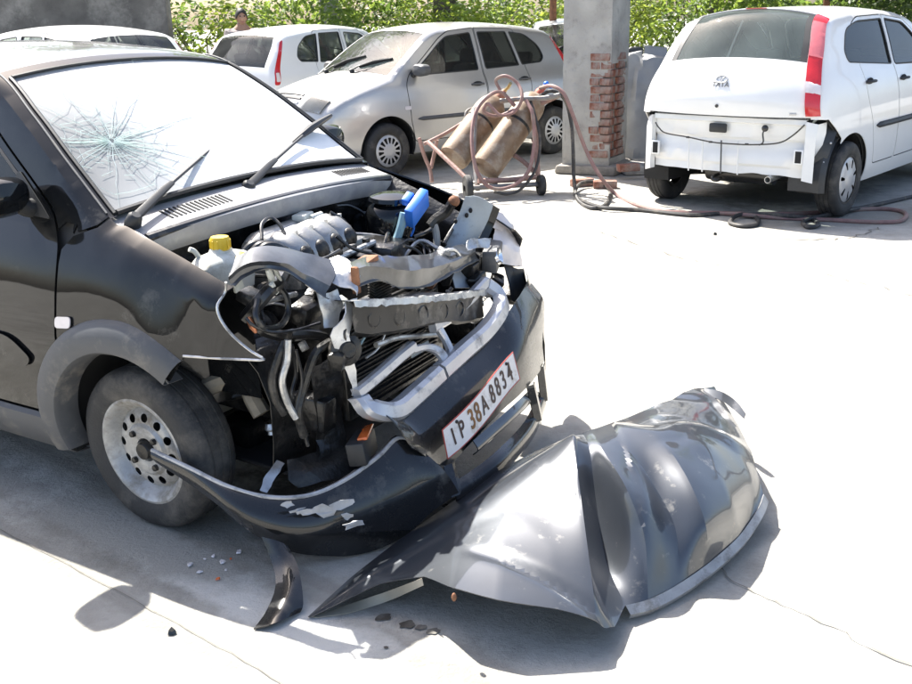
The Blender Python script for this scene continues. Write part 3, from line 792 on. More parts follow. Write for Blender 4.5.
def mirror(parent, sh, x, z, sign, mt, cap=None):
    y0 = sh.y1(x, z); m = MB()
    # housing: swept rounded shell
    prof = []
    for k, (q, sy, sz) in enumerate([(0, .12, .12), (.08, .75, .75), (.3, 1, 1), (.65, .97, .96), (1, .88, .9)]):
        c = Vector((x+.07-q*.115, sign*(y0+.115), z+.045))
        prof.append([c+Vector((0, sign*.105*sy*math.copysign(abs(math.cos(a))**.75, math.cos(a)), .062*sz*math.copysign(abs(math.sin(a))**.8, math.sin(a)))) for a in np.linspace(0, 2*math.pi, 21)[:-1]])
    m.grid(prof, close=True); m.ngon(prof[0])
    o = m.build('side_mirror', mt, parent)
    a = MB(); a.tube([(x+.02, sign*(y0-.02), z-.01), (x+.03, sign*(y0+.03), z+.0), (x+.02, sign*(y0+.07), z+.03)], [.035, .028, .03], 10); a.build('mirror_arm', M['trim'], o)
    gl = MB(); gl.ngon([(p[0]+.004, p[1], p[2]) for p in prof[-1]]); gl.build('mirror_glass', M['chrome'], o)
    return o

def wiper(parent, pivot, elbow, b0, b1, up, mt=None):
    m = MB(); pv, eb, a, b = map(Vector, (pivot, elbow, b0, b1)); up = Vector(up).normalized()
    m.lathe([(.0, .034), (.014, .034), (.022, .026), (.026, 0), (.024, -.02)], axis_mat(pv, up), n=16)
    m.tube([pv+up*.02, pv.lerp(eb, .35)+up*.035, pv.lerp(eb, .45)+up*.034], [.016, .013, .010], 8, flat=.6, up=up)
    m.tube([pv.lerp(eb, .42)+up*.034, eb+up*.03], [.007, .006], 6, flat=.6, up=up)
    o = m.build('wiper', mt or M['trim'], parent)
    k = MB(); mid = a.lerp(b, .5)
    k.tube([a+up*.010, a.lerp(b, .25)+up*.022, mid+up*.03, a.lerp(b, .75)+up*.022, b+up*.010], [.008, .012, .015, .012, .008], 6, flat=.7, up=up)
    k.tube([a.lerp(b, .18)+up*.016, a.lerp(b, .82)+up*.016], .004, 5)
    k.tube([a+up*.004, a.lerp(b, .33)+up*.0045, a.lerp(b, .67)+up*.0045, b+up*.004], [.008]*4, 5, flat=1.4, up=up)
    k.build('wiper_blade', mt or M['trim'], o)
    return o

def side_patch(parent, sh, poly, sign, off, mt, name, step=.03, thick=0):
    m = MB(); loop = resample(poly, step); V = [Vector(p) for p in loop]; n = len(V)
    P = np.array(poly); xs = np.arange(P[:, 0].min(), P[:, 0].max(), step); zs = np.arange(P[:, 1].min(), P[:, 1].max(), step)
    q = np.array([(a, b) for a in xs for b in zs]); q = q[inside(loop, q)] if len(q) else q
    C = np.array(loop)
    q = [p for p in q if np.min(np.hypot(C[:, 0]-p[0], C[:, 1]-p[1])) > step*.45]
    r = delaunay_2d_cdt(V+[Vector(p) for p in q], [(i, (i+1) % n) for i in range(n)], [], 1, 1e-6)
    vs = np.array([tuple(v) for v in r[0]]); yy = sh.y(vs[:, 0], vs[:, 1])+off
    m.add([(a, sign*c, b) for (a, b), c in zip(vs, yy)], [f if sign < 0 else f[::-1] for f in r[2]])
    return m.build(name, mt, parent, solid=thick or .004, off=-1 if True else 0)

F_IND = [(.15, .90), (.22, .945), (.34, .982), (.5, 1.0), (.62, 1.0), (.70, .985), (.78, .968), (.86, .945), (.93, .905), (.985, .868), (1.2, .785), (1.40, .702), (1.5, .66)]
def indica_shell():
    segs = [('front', [(.60, .20), (.68, .27), (.72, .40), (.71, .56), (.67, .66)]),
            ('nose', [(.60, .745), (.50, .80)]),
            ('hood', [(.30, .868), (.10, .925), (-.05, .965), (-.12, .985)]),
            ('windscreen', [(-.33, 1.135), (-.53, 1.275), (-.74, 1.395)]),
            ('roof', [(-.95, 1.437), (-1.3, 1.462), (-1.75, 1.455), (-2.15, 1.42), (-2.48, 1.365)]),
            ('rearglass', [(-2.62, 1.22), (-2.74, 1.08), (-2.81, .985)]),
            ('tailgate', [(-2.87, .85), (-2.90, .70), (-2.90, .62)]),
            ('rear', [(-2.95, .58), (-2.97, .45), (-2.94, .32), (-2.86, .22)])]
    g = [(-3.0, .86), (-2.85, .91), (-2.6, .95), (-2.2, .98), (-1.6, 1.0), (-.6, 1.0), (0, .99), (.35, .955), (.6, .90), (.75, .84)]
    rads = dict(front=.12, nose=.07, hood=.045, windscreen=.03, roof=.06, rearglass=.05, tailgate=.07, rear=.10)
    crowns = dict(front=.11, nose=.10, hood=.045, windscreen=.05, roof=.035, rearglass=.06, tailgate=.05, rear=.07)
    return Shell(segs, .22, .812, F_IND, g, rads, crowns, [0.0, -2.4], .335, .285)

WIN_IND = {'front_window': rounded([(-.37, .985, .02), (-.80, 1.285, .05), (-.93, 1.362, .05), (-1.28, 1.392, .03), (-1.30, 1.0, .03)]),
           'rear_window': rounded([(-1.40, 1.005, .03), (-1.375, 1.395, .03), (-1.80, 1.388, .02), (-1.915, 1.02, .02)]),
           'quarter_window': rounded([(-1.955, 1.025, .02), (-1.845, 1.384, .02), (-2.08, 1.355, .06), (-2.27, 1.23, .10), (-2.33, 1.10, .05), (-2.28, 1.04, .04)])}
DOOR_IND = {'front_door': rounded([(-.33, .34, .03), (-.275, .55, .08), (-.265, .90, .06), (-.35, 1.005, .03), (-.83, 1.345, .05), (-.97, 1.412, .05), (-1.335, 1.436, .01), (-1.345, 1.0, .05), (-1.345, .34, .03)]),
            'rear_door': rounded([(-1.36, .34, .03), (-1.36, 1.0, .05), (-1.35, 1.436, .01), (-1.92, 1.42, .06), (-2.0, 1.03, .06), (-2.03, .80, .06), (-1.98, .62, .12), (-1.90, .34, .03)])}

def car_sides(root, sh, wins, doors, paint, sides=(1, -1), drop=None, extra=None, glassmat=None, keep=None, dropwin=(), lining_max=9, void=None, warp=None):
    """build body sides, doors and windows; extra: {name: loop} more panels; keep: loop limiting the panel"""
    for sign in sides:
        ex = dict(doors); ex.update((extra or {}).get(sign, {}))
        loops = list(wins.values()); pan = {}
        for n_, l in ex.items():
            pan[n_] = (offset(l, .0045), offset(l, -.0045)); loops += list(pan[n_])
        cut = (drop or {}).get(sign)
        if cut: loops.append(cut)
        def classify(P):
            reg = np.array(['body_side']*len(P), dtype=object)
            for n_, (a, b) in pan.items():
                reg[inside(a, P)] = ''
                reg[inside(b, P)] = n_
            for n_, l in wins.items(): reg[inside(l, P)] = n_
            if void is not None: reg[inside(void, P) & (reg == 'body_side')] = ''
            if cut: reg[inside(cut, P)] = ''
            return reg
        res = sh.side(loops, classify, sign)
        made = {}
        order = ['body_side']+[n_ for n_ in ex]+list(wins)
        for n_ in order:
            if n_ not in res: continue
            m = res[n_]
            if warp: m.v = [(x, y+sign*warp(x, z, sign), z) for x, y, z in m.v]
            if n_ in wins:
                m.v = [(x, y-sign*.009, z) for x, y, z in m.v]
                par = root
                for d in doors:
                    if d.split('_')[0] == n_.split('_')[0] and d in made: par = made[d]
                if n_ == 'quarter_window' and 'rear_door' in made and n_ in ('quarter_window',): par = made['rear_door']
                if (sign, n_) in dropwin: continue
                made[n_] = m.build('window', glassmat or M['glass_side'], par)
                # rubber seal round the opening
                l = wins[n_]; s_ = MB(); q = resample(offset(l, -.004), .05); yy = sh.y([p[0] for p in q], [p[1] for p in q])
                pts = [(p[0], sign*(c-.002), p[1]) for p, c in zip(q, yy)]; s_.tube(pts+[pts[0], pts[1]], .007, 5, caps=False); s_.build('window_seal', M['trim'], par)
            else:
                made[n_] = m.build(n_, paint, root, solid=.006, off=-1)
        # dark lining behind the gaps
        lc = [cut] if cut else []
        lx = lining_max
        lm = sh.side(list(wins.values())+lc, lambda P: np.where(np.any([inside(l, P) for l in list(wins.values())+lc], axis=0) | (P[:, 0] > lx), '', 'x').astype(object), sign, step=.12, dy=-.035)
        ln = lm['x']
        ln.build('side_lining', M['interior'], root)
        yield sign, made

def handle(parent, sh, x, z, sign, mt):
    y0 = sh.y1(x, z); m = MB()
    m.tube(cr([(x+.085, sign*(y0-.004), z), (x+.06, sign*(y0+.022), z+.004), (x, sign*(y0+.028), z+.005), (x-.06, sign*(y0+.022), z+.004), (x-.085, sign*(y0-.004), z)], 4), .013, 8, flat=.9)
    o = m.build('door_handle', mt, parent)
    k = MB(); k.sphere((x, sign*(y0-.002), z), (.075, .008, .032)); k.build('handle_recess', M['dark'], parent)
    return o

def common_under(root, sh, xf=.45, xr=-2.85):
    a0_ = -.25 if xf > 0 else R(62)
    m = MB(); m.box(((xf+xr)/2, 0, .25), (xf-xr, 1.25, .10), None, .02); m.tube([(-.9, .15, .21), (-2.2, .18, .2), (xr-.05, .4, .24)], .03, 8); m.build('underbody', M['dark'], root)
    for xw in sh.wheels:
        for sgn in (1, -1):
            w = MB(); ra = sh.ra+.004
            rows = []
            for yy in (sh.W*.93, sh.W-.29):
                rows.append([(xw+ra*math.cos(a), sgn*yy, sh.zc+ra*math.sin(a)) for a in np.linspace(a0_ if xw > -1 else -.25, math.pi+.25, 22)])
            w.grid(rows)
            if xf > 0 or xw < -1: w.ngon(rows[-1])
            w.build('wheel_housing', M['dark'], root)

def cabin(root, front=True, col=None):
    mt = col or M['interior']
    for y in (-.34, .34): seat(root, -1.15, y, mt)
    m = MB(); m.box((-1.95, 0, .46), (.50, 1.2, .18), (0, -.1, 0), .05); m.box((-2.22, 0, .76), (.14, 1.2, .55), (0, -.3, 0), .05, (1, .9)); b = m.build('rear_seat', mt, root)
    for y in (-.33, .33):
        h = MB(); h.box((-2.33, y, 1.08), (.08, .24, .14), (0, -.2, 0), .035); h.build('headrest', mt, b)
    d = MB()
    d.grid([[(-.16, y, .93), (-.34, y, .955), (-.50, y, .92), (-.54, y, .80), (-.50, y, .60)] for y in (-.62, -.4, -.2, 0, .2, .4, .62)])
    d.build('dashboard', M['interior_grey'], root, solid=.01)
    s_ = MB(); A = axis_mat((-.66, -.34, .86), (-.85, 0, .5))
    s_.tube([A @ Vector((.18*math.cos(a), .18*math.sin(a), 0)) for a in np.linspace(0, 2*math.pi, 25)], .015, 8, caps=False)
    s_.sphere((-.65, -.34, .855), (.05, .06, .06)); s_.tube([A @ Vector((-.17, 0, 0)), A @ Vector((0, 0, -.01)), A @ Vector((.17, 0, 0))], .014, 6)
    s_.tube([(-.65, -.34, .855), (-.40, -.34, .70)], .03, 8)
    s_.build('steering_wheel', M['trim'], root)

def indica(name, label, loc, yaw, paint, plate=None, hub='multi', group=None, trim_handle=None, glassm=None, simple=False):
    root = empty(name, (loc[0], loc[1], 0), yaw); tag(root, label, 'car', group)
    sh = indica_shell()
    made = dict(car_sides(root, sh, WIN_IND, DOOR_IND, paint, glassmat=glassm))
    S = sh.seg
    f = sh.strip(S['front'][0], S['front'][1]+3).build('front_bumper', paint, root)
    # lower intake and grille as recessed dark bars
    k = sh.strip(S['front'][0]+6, S['front'][0]+14, -.55, .55, 9, .006); k.build('intake', M['trim'], f)
    nose = sh.strip(S['front'][1]+3, S['nose'][1]).build('nose_panel', paint, root)
    for q in range(3):
        gb = sh.strip(S['nose'][0]+4+q*3, S['nose'][0]+5.4+q*3, -.36, .36, 9, .010, 3); gb.build('grille_bar', M['chrome'] if q == 0 else M['trim'], nose, solid=.01)
    for sg in (1, -1):
        hl = sh.strip(S['nose'][0]+1, S['nose'][1]-2, sg*.46, sg*.93, 8, .008); o = hl.build('headlamp', M['chrome'], root)
        cv = sh.strip(S['nose'][0]+.5, S['nose'][1]-1.5, sg*.45, sg*.95, 8, .016); cv.build('lamp_lens', M['clear'], o)
    hd = sh.strip(S['hood'][0]+.3, S['hood'][1]-4, -.985, .985); hd.build('bonnet', paint, root)
    cw = sh.strip(S['hood'][1]-3.6, S['hood'][1]+1, -.985, .985, off=-.006); cw.build('cowl', M['trim'], root)
    a, b = S['windscreen']
    ws = sh.strip(a+1, b-1, -.945, .945, off=-.004); ws.build('windscreen', M['glass_clear'], root)
    for sg in (1, -1): sh.strip(a, b, sg*.945, sg*1.0, 3).build('windscreen_pillar', paint, root)
    sh.strip(b-1, b+1).build('windscreen_header', paint, root)
    sh.strip(b+1, S['roof'][1]).build('roof', paint, root)
    a, b = S['rearglass']
    tg = sh.strip(b, S['tailgate'][1]).build('tailgate', paint, root)
    sh.strip(a+1.5, b, -.90, .90, off=-.004).build('rear_glass', M['glass_clear'], tg)
    for sg in (1, -1): sh.strip(a+1.5, b, sg*.90, sg*1.0, 4).build('tailgate_frame', paint, tg)
    sh.strip(a, a+1.5).build('tailgate_frame', paint, tg)
    sh.strip(S['rear'][0], S['rear'][1]).build('rear_bumper', paint, root)
    for sg in (1, -1):
        a, b = S['rearglass'][0]+8, S['tailgate'][1]
        o = None
        lamp = rounded([(-2.50, 1.32, .02), (-2.545, 1.30, .02), (-2.80, .93, .02), (-2.85, .78, .03), (-2.77, .78, .03), (-2.71, .93, .02)], .02)
        o = side_patch(root, sh, lamp, sg, .004, M['red_lens'], 'tail_lamp')
        l2 = rounded([(-2.735, .93, .01), (-2.785, .93, .01), (-2.82, .82, .02), (-2.76, .82, .02)], .01)
        side_patch(o, sh, l2, sg, .010, M['white_lens'], 'reversing_lens')
        st = MB()
        # rub strip along the doors
        xs = np.linspace(-.36, -1.86, 26); yy = sh.y(xs, np.full(26, .565))
        st.tube([(x, sg*(c+.004), .565) for x, c in zip(xs, yy)], [.006]+[.02]*24+[.006], 8, flat=1, up=(0, 0, 1)); st.v = [(x, y, z) for x, y, z in st.v]
        st.build('rub_strip', M['cladding'], root)
        mirror(root, sh, -.42, 1.0, sg, M['cladding'])
        handle(made[sg]['front_door'], sh, -1.22, .86, sg, trim_handle or paint)
        handle(made[sg]['rear_door'], sh, -1.93, .875, sg, trim_handle or paint)
        ind = rounded([(-.20, .70), (-.28, .70), (-.28, .665), (-.20, .665)], .012); side_patch(root, sh, ind, sg, .006, M['white_lens'], 'side_indicator')
        for xw in (0, -2.4): wheel(root, hub, (xw, sg*.70, .272), sg, spin=random.random()*6)
    common_under(root, sh); cabin(root)
    # wipers at rest on the glass
    for (y0, ye) in ((-.45, .02), (.05, .5)):
        i0 = S['windscreen'][0]+2; T = lambda i, y: sh.pt(i, y/.66)
        wiper(root, T(i0-2, y0), T(i0+3, (y0+ye)/2), T(i0+1, y0+.05), T(i0+6, ye), (.56, 0, .83))
    return root, sh
silver, shS = indica('silver_hatchback', 'silver hatchback parked behind the gas cylinder trolley', (-1.129, 10.752), 3.8394, M['silver'], trim_handle=M['cladding'])

# ---- white hatchback seen from behind over the wreck's roof, two more parked cars
whiteL, shL = indica('white_hatchback', 'white hatchback with red tail lamp parked beside the silver hatchback', (-1.23, 15.62), .99, M['white'], glassm=M['glass_clear'])
for lab, loc_, yw in (('white hatchback in front of the weathered wall, mostly hidden by the wrecked car', (-5.52, 13.05), 2.45), ('white hatchback facing the yard, mostly hidden behind the plastered brick pillar', (1.75, 13.9), -1.62)):
    o = copy_tree(whiteL); o.location = (*loc_, 0); o.rotation_euler = (0, 0, yw); o['label'] = lab; o.scale = (1.04, 1.04, 1.04) if loc_[0] < -3 else (1, 1, 1)

# ---- white hatchback with its rear bumper removed
F_VIS = [(.15, .90), (.24, .95), (.36, .985), (.52, 1.0), (.68, 1.0), (.78, .99), (.88, .975), (.98, .95), (1.06, .915), (1.13, .875), (1.3, .80), (1.48, .715), (1.6, .66)]
def vista_shell():
    segs = [('front', [(.60, .20), (.68, .28), (.71, .42), (.70, .60)]),
            ('nose', [(.64, .72), (.56, .82)]),
            ('hood', [(.35, .92), (.10, 1.0), (-.10, 1.05), (-.18, 1.075)]),
            ('windscreen', [(-.38, 1.21), (-.60, 1.35), (-.80, 1.455)]),
            ('roof', [(-1.05, 1.505), (-1.45, 1.53), (-1.9, 1.53), (-2.25, 1.52), (-2.50, 1.495)]),
            ('rearglass', [(-2.62, 1.45), (-2.74, 1.31), (-2.84, 1.15)]),
            ('tailgate', [(-2.91, 1.03), (-2.955, .90), (-2.955, .79)]),
            ('rear', [(-2.94, .70), (-2.90, .50), (-2.86, .30)])]
    g = [(-3.05, .885), (-2.9, .915), (-2.7, .95), (-2.3, .985), (-1.6, 1.0), (-.6, 1.0), (0, .99), (.35, .95), (.6, .89), (.75, .83)]
    rads = dict(front=.12, nose=.09, hood=.07, windscreen=.03, roof=.06, rearglass=.07, tailgate=.09, rear=.08)
    crowns = dict(front=.11, nose=.10, hood=.05, windscreen=.05, roof=.04, rearglass=.075, tailgate=.085, rear=.05)
    return Shell(segs, .23, .84, F_VIS, g, rads, crowns, [0.0, -2.47], .345, .30)
vis = empty('white_hatchback', (4.066, 10.039, 0), .855)
tag(vis, 'white hatchback with its rear bumper removed, parked by the brick pillar', 'car')
sv = vista_shell()
WV = {'front_window': rounded([(-.45, 1.075, .02), (-.85, 1.345, .05), (-1.02, 1.43, .06), (-1.44, 1.465, .02), (-1.47, 1.10, .03)]),
      'rear_window': rounded([(-1.54, 1.105, .03), (-1.52, 1.465, .02), (-2.05, 1.455, .06), (-2.33, 1.40, .12), (-2.45, 1.24, .10), (-2.42, 1.155, .04)])}
DV = {'front_door': rounded([(-.36, .36, .03), (-.30, .6, .08), (-.30, 1.0, .06), (-.42, 1.09, .03), (-.83, 1.375, .05), (-1.0, 1.455, .06), (-1.48, 1.495, .01), (-1.50, 1.1, .05), (-1.50, .36, .03)]),
      'rear_door': rounded([(-1.515, .36, .03), (-1.515, 1.1, .05), (-1.495, 1.495, .01), (-2.05, 1.485, .06), (-2.22, 1.42, .06), (-2.22, 1.12, .06), (-2.20, .90, .08), (-2.10, .70, .12), (-2.0, .36, .03)])}
cutR = [(-2.79, .10), (-2.66, .62), (-2.76, .70), (-2.86, .775), (-3.2, .785), (-3.2, .10)]
madeV = dict(car_sides(vis, sv, WV, DV, M['white'], drop={1: cutR, -1: cutR}))
SV = sv.seg
sv.strip(SV['front'][0], SV['nose'][1]).build('front_bumper', M['white'], vis)
sv.strip(SV['hood'][0], SV['hood'][1]-3, -.985, .985).build('bonnet', M['white'], vis)
sv.strip(SV['hood'][1]-3, SV['hood'][1]+1, -.985, .985, off=-.006).build('cowl', M['trim'], vis)
a, b = SV['windscreen']
sv.strip(a+1, b-1, -.945, .945, off=-.004).build('windscreen', M['glass_clear'], vis)
for sg in (1, -1): sv.strip(a, b, sg*.945, sg, 3).build('windscreen_pillar', M['white'], vis)
sv.strip(b-1, SV['roof'][1]-1).build('roof', M['white'], vis)
gate = sv.strip(SV['rearglass'][1]-1, SV['tailgate'][1], -.955, .955, 21).build('tailgate', M['white'], vis, solid=.02, off=-1)
a, b = SV['rearglass']
sv.strip(a+2, b-1, -.86, .86, off=-.003).build('rear_glass', glass('rear_window_glass', (.80, .90, .88), .02, .22, (.42, .50, .48)), gate)  # pale grey-green film paints in the bright view through the glass
for sg in (1, -1):
    sv.strip(a+1.6, b-1, sg*.86, sg*.94, 4).build('glass_border', M['trim'], gate)
sv.strip(a+.6, a+2, -.94, .94).build('glass_border', M['trim'], gate)
sv.strip(SV['roof'][1]-1, a+.6, -.97, .97, off=.006).build('roof_spoiler', M['white'], vis, solid=.02)
hm = sv.strip(a+.9, a+1.7, -.16, .16, 7, .012); hm.build('high_stop_lamp', M['red_lens'], gate, solid=.006)
# D pillars
for sg in (1, -1): sv.strip(SV['roof'][1]-1, SV['tailgate'][1], sg*.945, sg*1.0, 3).build('rear_pillar', M['white'], vis)
# tail lamp wraps the right rear corner in bands
ilo, ihi = a+2, SV['tailgate'][1]-1
lampm = {}
def lamp_band(i0, i1, mt, par, nm, grow=0):
    m = MB(); rows = []
    for i in np.linspace(i0, i1, max(3, int((i1-i0)*2))):
        k = int(round(i)); row = [sv.pt(i, -t_, .010+grow) for t_ in (.955, .97, .985, 1.0)]
        p = sv.prof[k]; n_ = sv.nrm[k]
        for d in (.006, .013, .020):
            q = p-n_*d; row.append(Vector((q[0], -(sv.y1(q[0], q[1])+.010+grow), q[1])))
        rows.append(row)
    m.grid(rows); return m.build(nm, mt, par, solid=.008, off=-1)
lamp = lamp_band(ilo, ihi, M['red_lens'], vis, 'tail_lamp')
L0 = ihi-ilo
lamp_band(ilo+L0*.14, ilo+L0*.42, mat('pink_lens', (.62, .16, .17), .2, 0, .1, 18, coat=1), lamp, 'lamp_lens', .003)
lamp_band(ilo+L0*.66, ilo+L0*.76, M['white_lens'], lamp, 'lamp_lens', .003)
# badge, lettering, lock on the tailgate
def text_mesh(body, size, ext=.001, font_shear=0, bold=0):
    c = bpy.data.curves.new('t', 'FONT'); c.body = body; c.size = size; c.extrude = ext; c.align_x = 'CENTER'; c.align_y = 'CENTER'; c.offset = bold; c.shear = font_shear
    o = bpy.data.objects.new('t', c); COL.objects.link(o); bpy.context.view_layer.update()
    dg = bpy.context.evaluated_depsgraph_get(); me = bpy.data.meshes.new_from_object(o.evaluated_get(dg))
    bpy.data.objects.remove(o); return me
def put_text(name, body, size, M4, mt, parent, ext=.001, shear=0, bold=0):
    me = text_mesh(body, size, ext, shear, bold); me.materials.clear(); me.materials.append(mt); me.transform(M4)
    o = bpy.data.objects.new(name, me); COL.objects.link(o); o.parent = parent; return o
def gate_frame(i, t, off=.004):
    p = sv.pt(i, t, off); px_ = sv.pt(i, t-.02, off)-p; py_ = sv.pt(i-.5, t, off)-p
    x_ = px_.normalized(); z_ = x_.cross(py_).normalized(); y_ = z_.cross(x_)
    return Matrix(((x_.x, y_.x, z_.x, p.x), (x_.y, y_.y, z_.y, p.y), (x_.z, y_.z, z_.z, p.z), (0, 0, 0, 1)))
it = sv.find(z=.985, seg='tailgate'); ib = sv.find(z=.82, seg='tailgate')
put_text('lettering', 'TATA', .055, gate_frame(it, .05), M['cladding'], gate)
em = MB(); FR = gate_frame(it-2.2, .05)
em.tube([FR @ Vector((.045*math.cos(q), .028*math.sin(q), 0)) for q in np.linspace(0, 2*math.pi, 25)], .005, 6, caps=False)
em.tube([FR @ Vector(v) for v in ((-.022, .02, 0), (-.006, .004, 0), (-.004, -.02, 0))], .004, 6); em.tube([FR @ Vector(v) for v in ((.022, .02, 0), (.006, .004, 0), (.004, -.02, 0))], .004, 6)
em.build('emblem', M['hubcap'], gate)
bd = MB(); bd.box((0, 0, 0), (.05, .016, .004), None, .001); bd.v = [tuple(gate_frame(ib, -.82) @ Vector(v)) for v in bd.v]; bd.build('badge', M['hubcap'], gate)
lk = MB(); lk.lathe([(0, .006), (.012, .006), (.014, 0)], gate_frame(sv.find(z=.86, seg='tailgate'), .06), n=14); lk.build('lock', M['trim'], gate)
# bare rear panel that the bumper used to cover
rp = MB(); rows = []
for z, dx in ((.80, .03), (.775, .0), (.77, -.035), (.735, -.04), (.725, -.01), (.62, -.005), (.60, .012), (.52, .01), (.50, -.005), (.42, -.01), (.40, .004), (.345, .0), (.335, .05)):
    rows.append([(-2.955+dx*1.0+.035*(y/.62)**2+.02+.004*noise.noise((y*5, z*9, 2)), y, z) for y in np.linspace(-.63, .63, 29)])
rp.v = []; rp.grid([[(x+.006*noise.noise((y*7, z*7, 4)), y, z+(.02*noise.noise((y*6, 2, 1)) if z < .36 else .004*noise.noise((y*9, z*9, 3)))) for x, y, z in r] for r in rows]); panel = rp.build('rear_panel', M['white'], vis, solid=.01)
for sg in (1, -1):
    fl = MB(); y0 = sg*.63
    fl.grid([[(-2.91, y0, z), (-2.955-.01*(z < .5), y0+sg*.012, z), (-2.93+.03*(z > .7), y0+sg*.075, z-.02), (-2.86+.05*(z > .6), y0+sg*(.10 if z > .5 else .04), z-.01)] for z in (.76, .68, .6, .5, .42, .33)])
    fl.build('corner_bracket', M['white'], vis, solid=.006)
    v = MB(); v.box((-2.955, sg*.60, .50), (.02, .055, .095), (0, 0, 0), .006); vv = v.build('air_vent', M['dark'], vis)
    v = MB(); v.box((-2.958, sg*.60, .50), (.02, .072, .112), (0, 0, 0), .006); v.v = [(x+.004, y, z) for x, y, z in v.v]; v.build('vent_frame', M['white'], vv)
rc = MB(); rc.box((-2.975, .05, .685), (.03, .145, .07), None, .012); rc.build('latch_cover', M['trim'], vis)
gm = MB(); gm.sphere((-2.97, -.33, .70), (.02, .026, .026)); gm.tube(cr([(-2.975, -.33, .69), (-2.98, -.32, .66), (-2.985, -.33, .60), (-2.985, -.30, .575)], 5), .006, 6)
gm.tube(cr([(-2.975, .60, .70), (-2.985, .56, .66), (-2.975, .50, .62), (-2.98, .30, .60), (-2.985, .10, .575), (-2.985, -.05, .57), (-2.985, -.25, .575), (-2.98, -.45, .60), (-2.97, -.55, .66), (-2.965, -.63, .74)], 8), .006, 6)
for q in ((-2.985, .30, .60), (-2.988, .10, .575), (-2.985, -.2, .575)): gm.box(q, (.012, .03, .016), None, .004)
gm.build('wiring_harness', M['rubber'], vis)
for yy in (.30, .18, .02, -.12):
    rb = MB(); rb.tube([(-2.966, yy, .59), (-2.968, yy-.004, .52), (-2.975, yy-.012, .38), (-2.965, yy-.01, .335)], .006, 6); rb.build('panel_seam', M['cladding'] if yy == .02 else M['white'], panel)
hk = MB(); hk.tube(cr([(-2.82, .10, .30), (-2.96, .08, .30), (-2.99, .06, .285), (-2.97, .03, .28), (-2.90, .04, .285)], 5), .014, 8); hk.build('tow_hook', M['grime'], vis)
ex = MB(); ex.lathe([(.026, -.3), (.026, 0), (.022, 0), (.022, -.1)], axis_mat((-2.97, -.38, .315), (-1, 0, -.05)), n=16)
ex.build('exhaust_pipe', M['metal'], vis)
mf = MB(); mf.lathe([(0, -.28), (.08, -.28), (.085, -.24), (.085, .24), (.08, .28), (0, .28)], axis_mat((-2.72, -.05, .32), (0, 1, 0)), n=18); mf.build('silencer', M['grime_dark'], vis)
# black splash liner behind the right rear wheel
for sg in (-1,):
    ln = MB(); rows = []
    for k, aa in enumerate(np.linspace(R(95), R(190), 13)):
        rr = .365+.03*max(0, math.sin(aa-1.7)); cx, cz = -2.47+rr*math.cos(aa), .30+rr*math.sin(aa)
        rows.append([(cx-.004, sg*.50, cz), (cx-.012*(k % 3 == 0), sg*.64, cz+.004), (cx-.02, sg*.74, cz), (cx+.012, sg*.775, cz)])
    rows2 = [r for r in rows]
    ln.grid(rows2)
    # rear skirt of the liner seen past the panel
    ln.grid([[(-2.80, sg*.56, .36), (-2.83, sg*.64, .345), (-2.81, sg*.72, .38)], [(-2.83, sg*.56, .50), (-2.87, sg*.66, .50), (-2.82, sg*.77, .50)], [(-2.78, sg*.56, .66), (-2.80, sg*.70, .67), (-2.74, sg*.785, .66)], [(-2.70, sg*.60, .76), (-2.74, sg*.70, .78), (-2.66, sg*.78, .73)]])
    lo = ln.build('splash_liner', mat('liner_plastic', (.03, .032, .034), .45, 0, .3, 10), vis, solid=.004)
    for q in ((-2.83, .745, .46), (-2.80, .775, .60), (-2.85, .60, .345)):
        cl = MB(); cl.sphere((q[0]-.006, sg*q[1], q[2]), (.009, .009, .009), 8, 6); cl.build('clip', M['hubcap'], lo)
for sg in (1, -1):
    st = MB(); xs = np.linspace(-.45, -2.02, 26); yy = sv.y(xs, np.full(26, .66))
    st.tube([(x, sg*(c+.004), .66) for x, c in zip(xs, yy)], [.006]+[.024]*24+[.006], 8, up=(0, 0, 1)); st.build('rub_strip', M['trim'], vis)
    handle(madeV[sg]['front_door'], sv, -1.36, .985, sg, M['trim']); handle(madeV[sg]['rear_door'], sv, -2.12, 1.0, sg, M['trim'])
    mirror(vis, sv, -.5, 1.09, sg, M['white'])
    for xw in (0, -2.47): wheel(vis, 'seven', (xw, sg*.735, .288), sg, r=.29, rim=.185, w=.175, spin=1.1+random.random())
common_under(vis, sv, .45, -2.3); cabin(vis, col=M['interior_grey'])

# ================================================================== the wrecked black hatchback
wk = empty('wrecked_hatchback', (-.5986, 3.5139, 0), -.5552)
tag(wk, 'wrecked black hatchback with its front end torn open and windscreen shattered', 'car')
sb = indica_shell(); SB = sb.seg
WB = dict(WIN_IND); DB = dict(DOOR_IND)
FEND = [(-.32, .15), (-.32, .34), (-.2735, .55), (-.2635, .895), (-.225, .938), (-.135, .968), (-.10, 1.05), (.85, 1.05), (.85, .15)]
cutr = [(.42, 1.05), (.405, .86), (.392, .83), (.388, .80), (.393, .775), (.408, .75), (.430, .725), (.460, .70), (.498, .676), (.535, .657), (.48, .652), (.40, .647), (.27, .640), (.20, .548), (.15, .40), (.15, .10), (1, .10), (1, 1.05)]
cutl = [(.60, 1.05), (.57, .76), (.585, .72), (.55, .66), (.56, .60), (.40, .57), (.225, .55), (.18, .40), (.18, .10), (1, .10), (1, 1.05)]
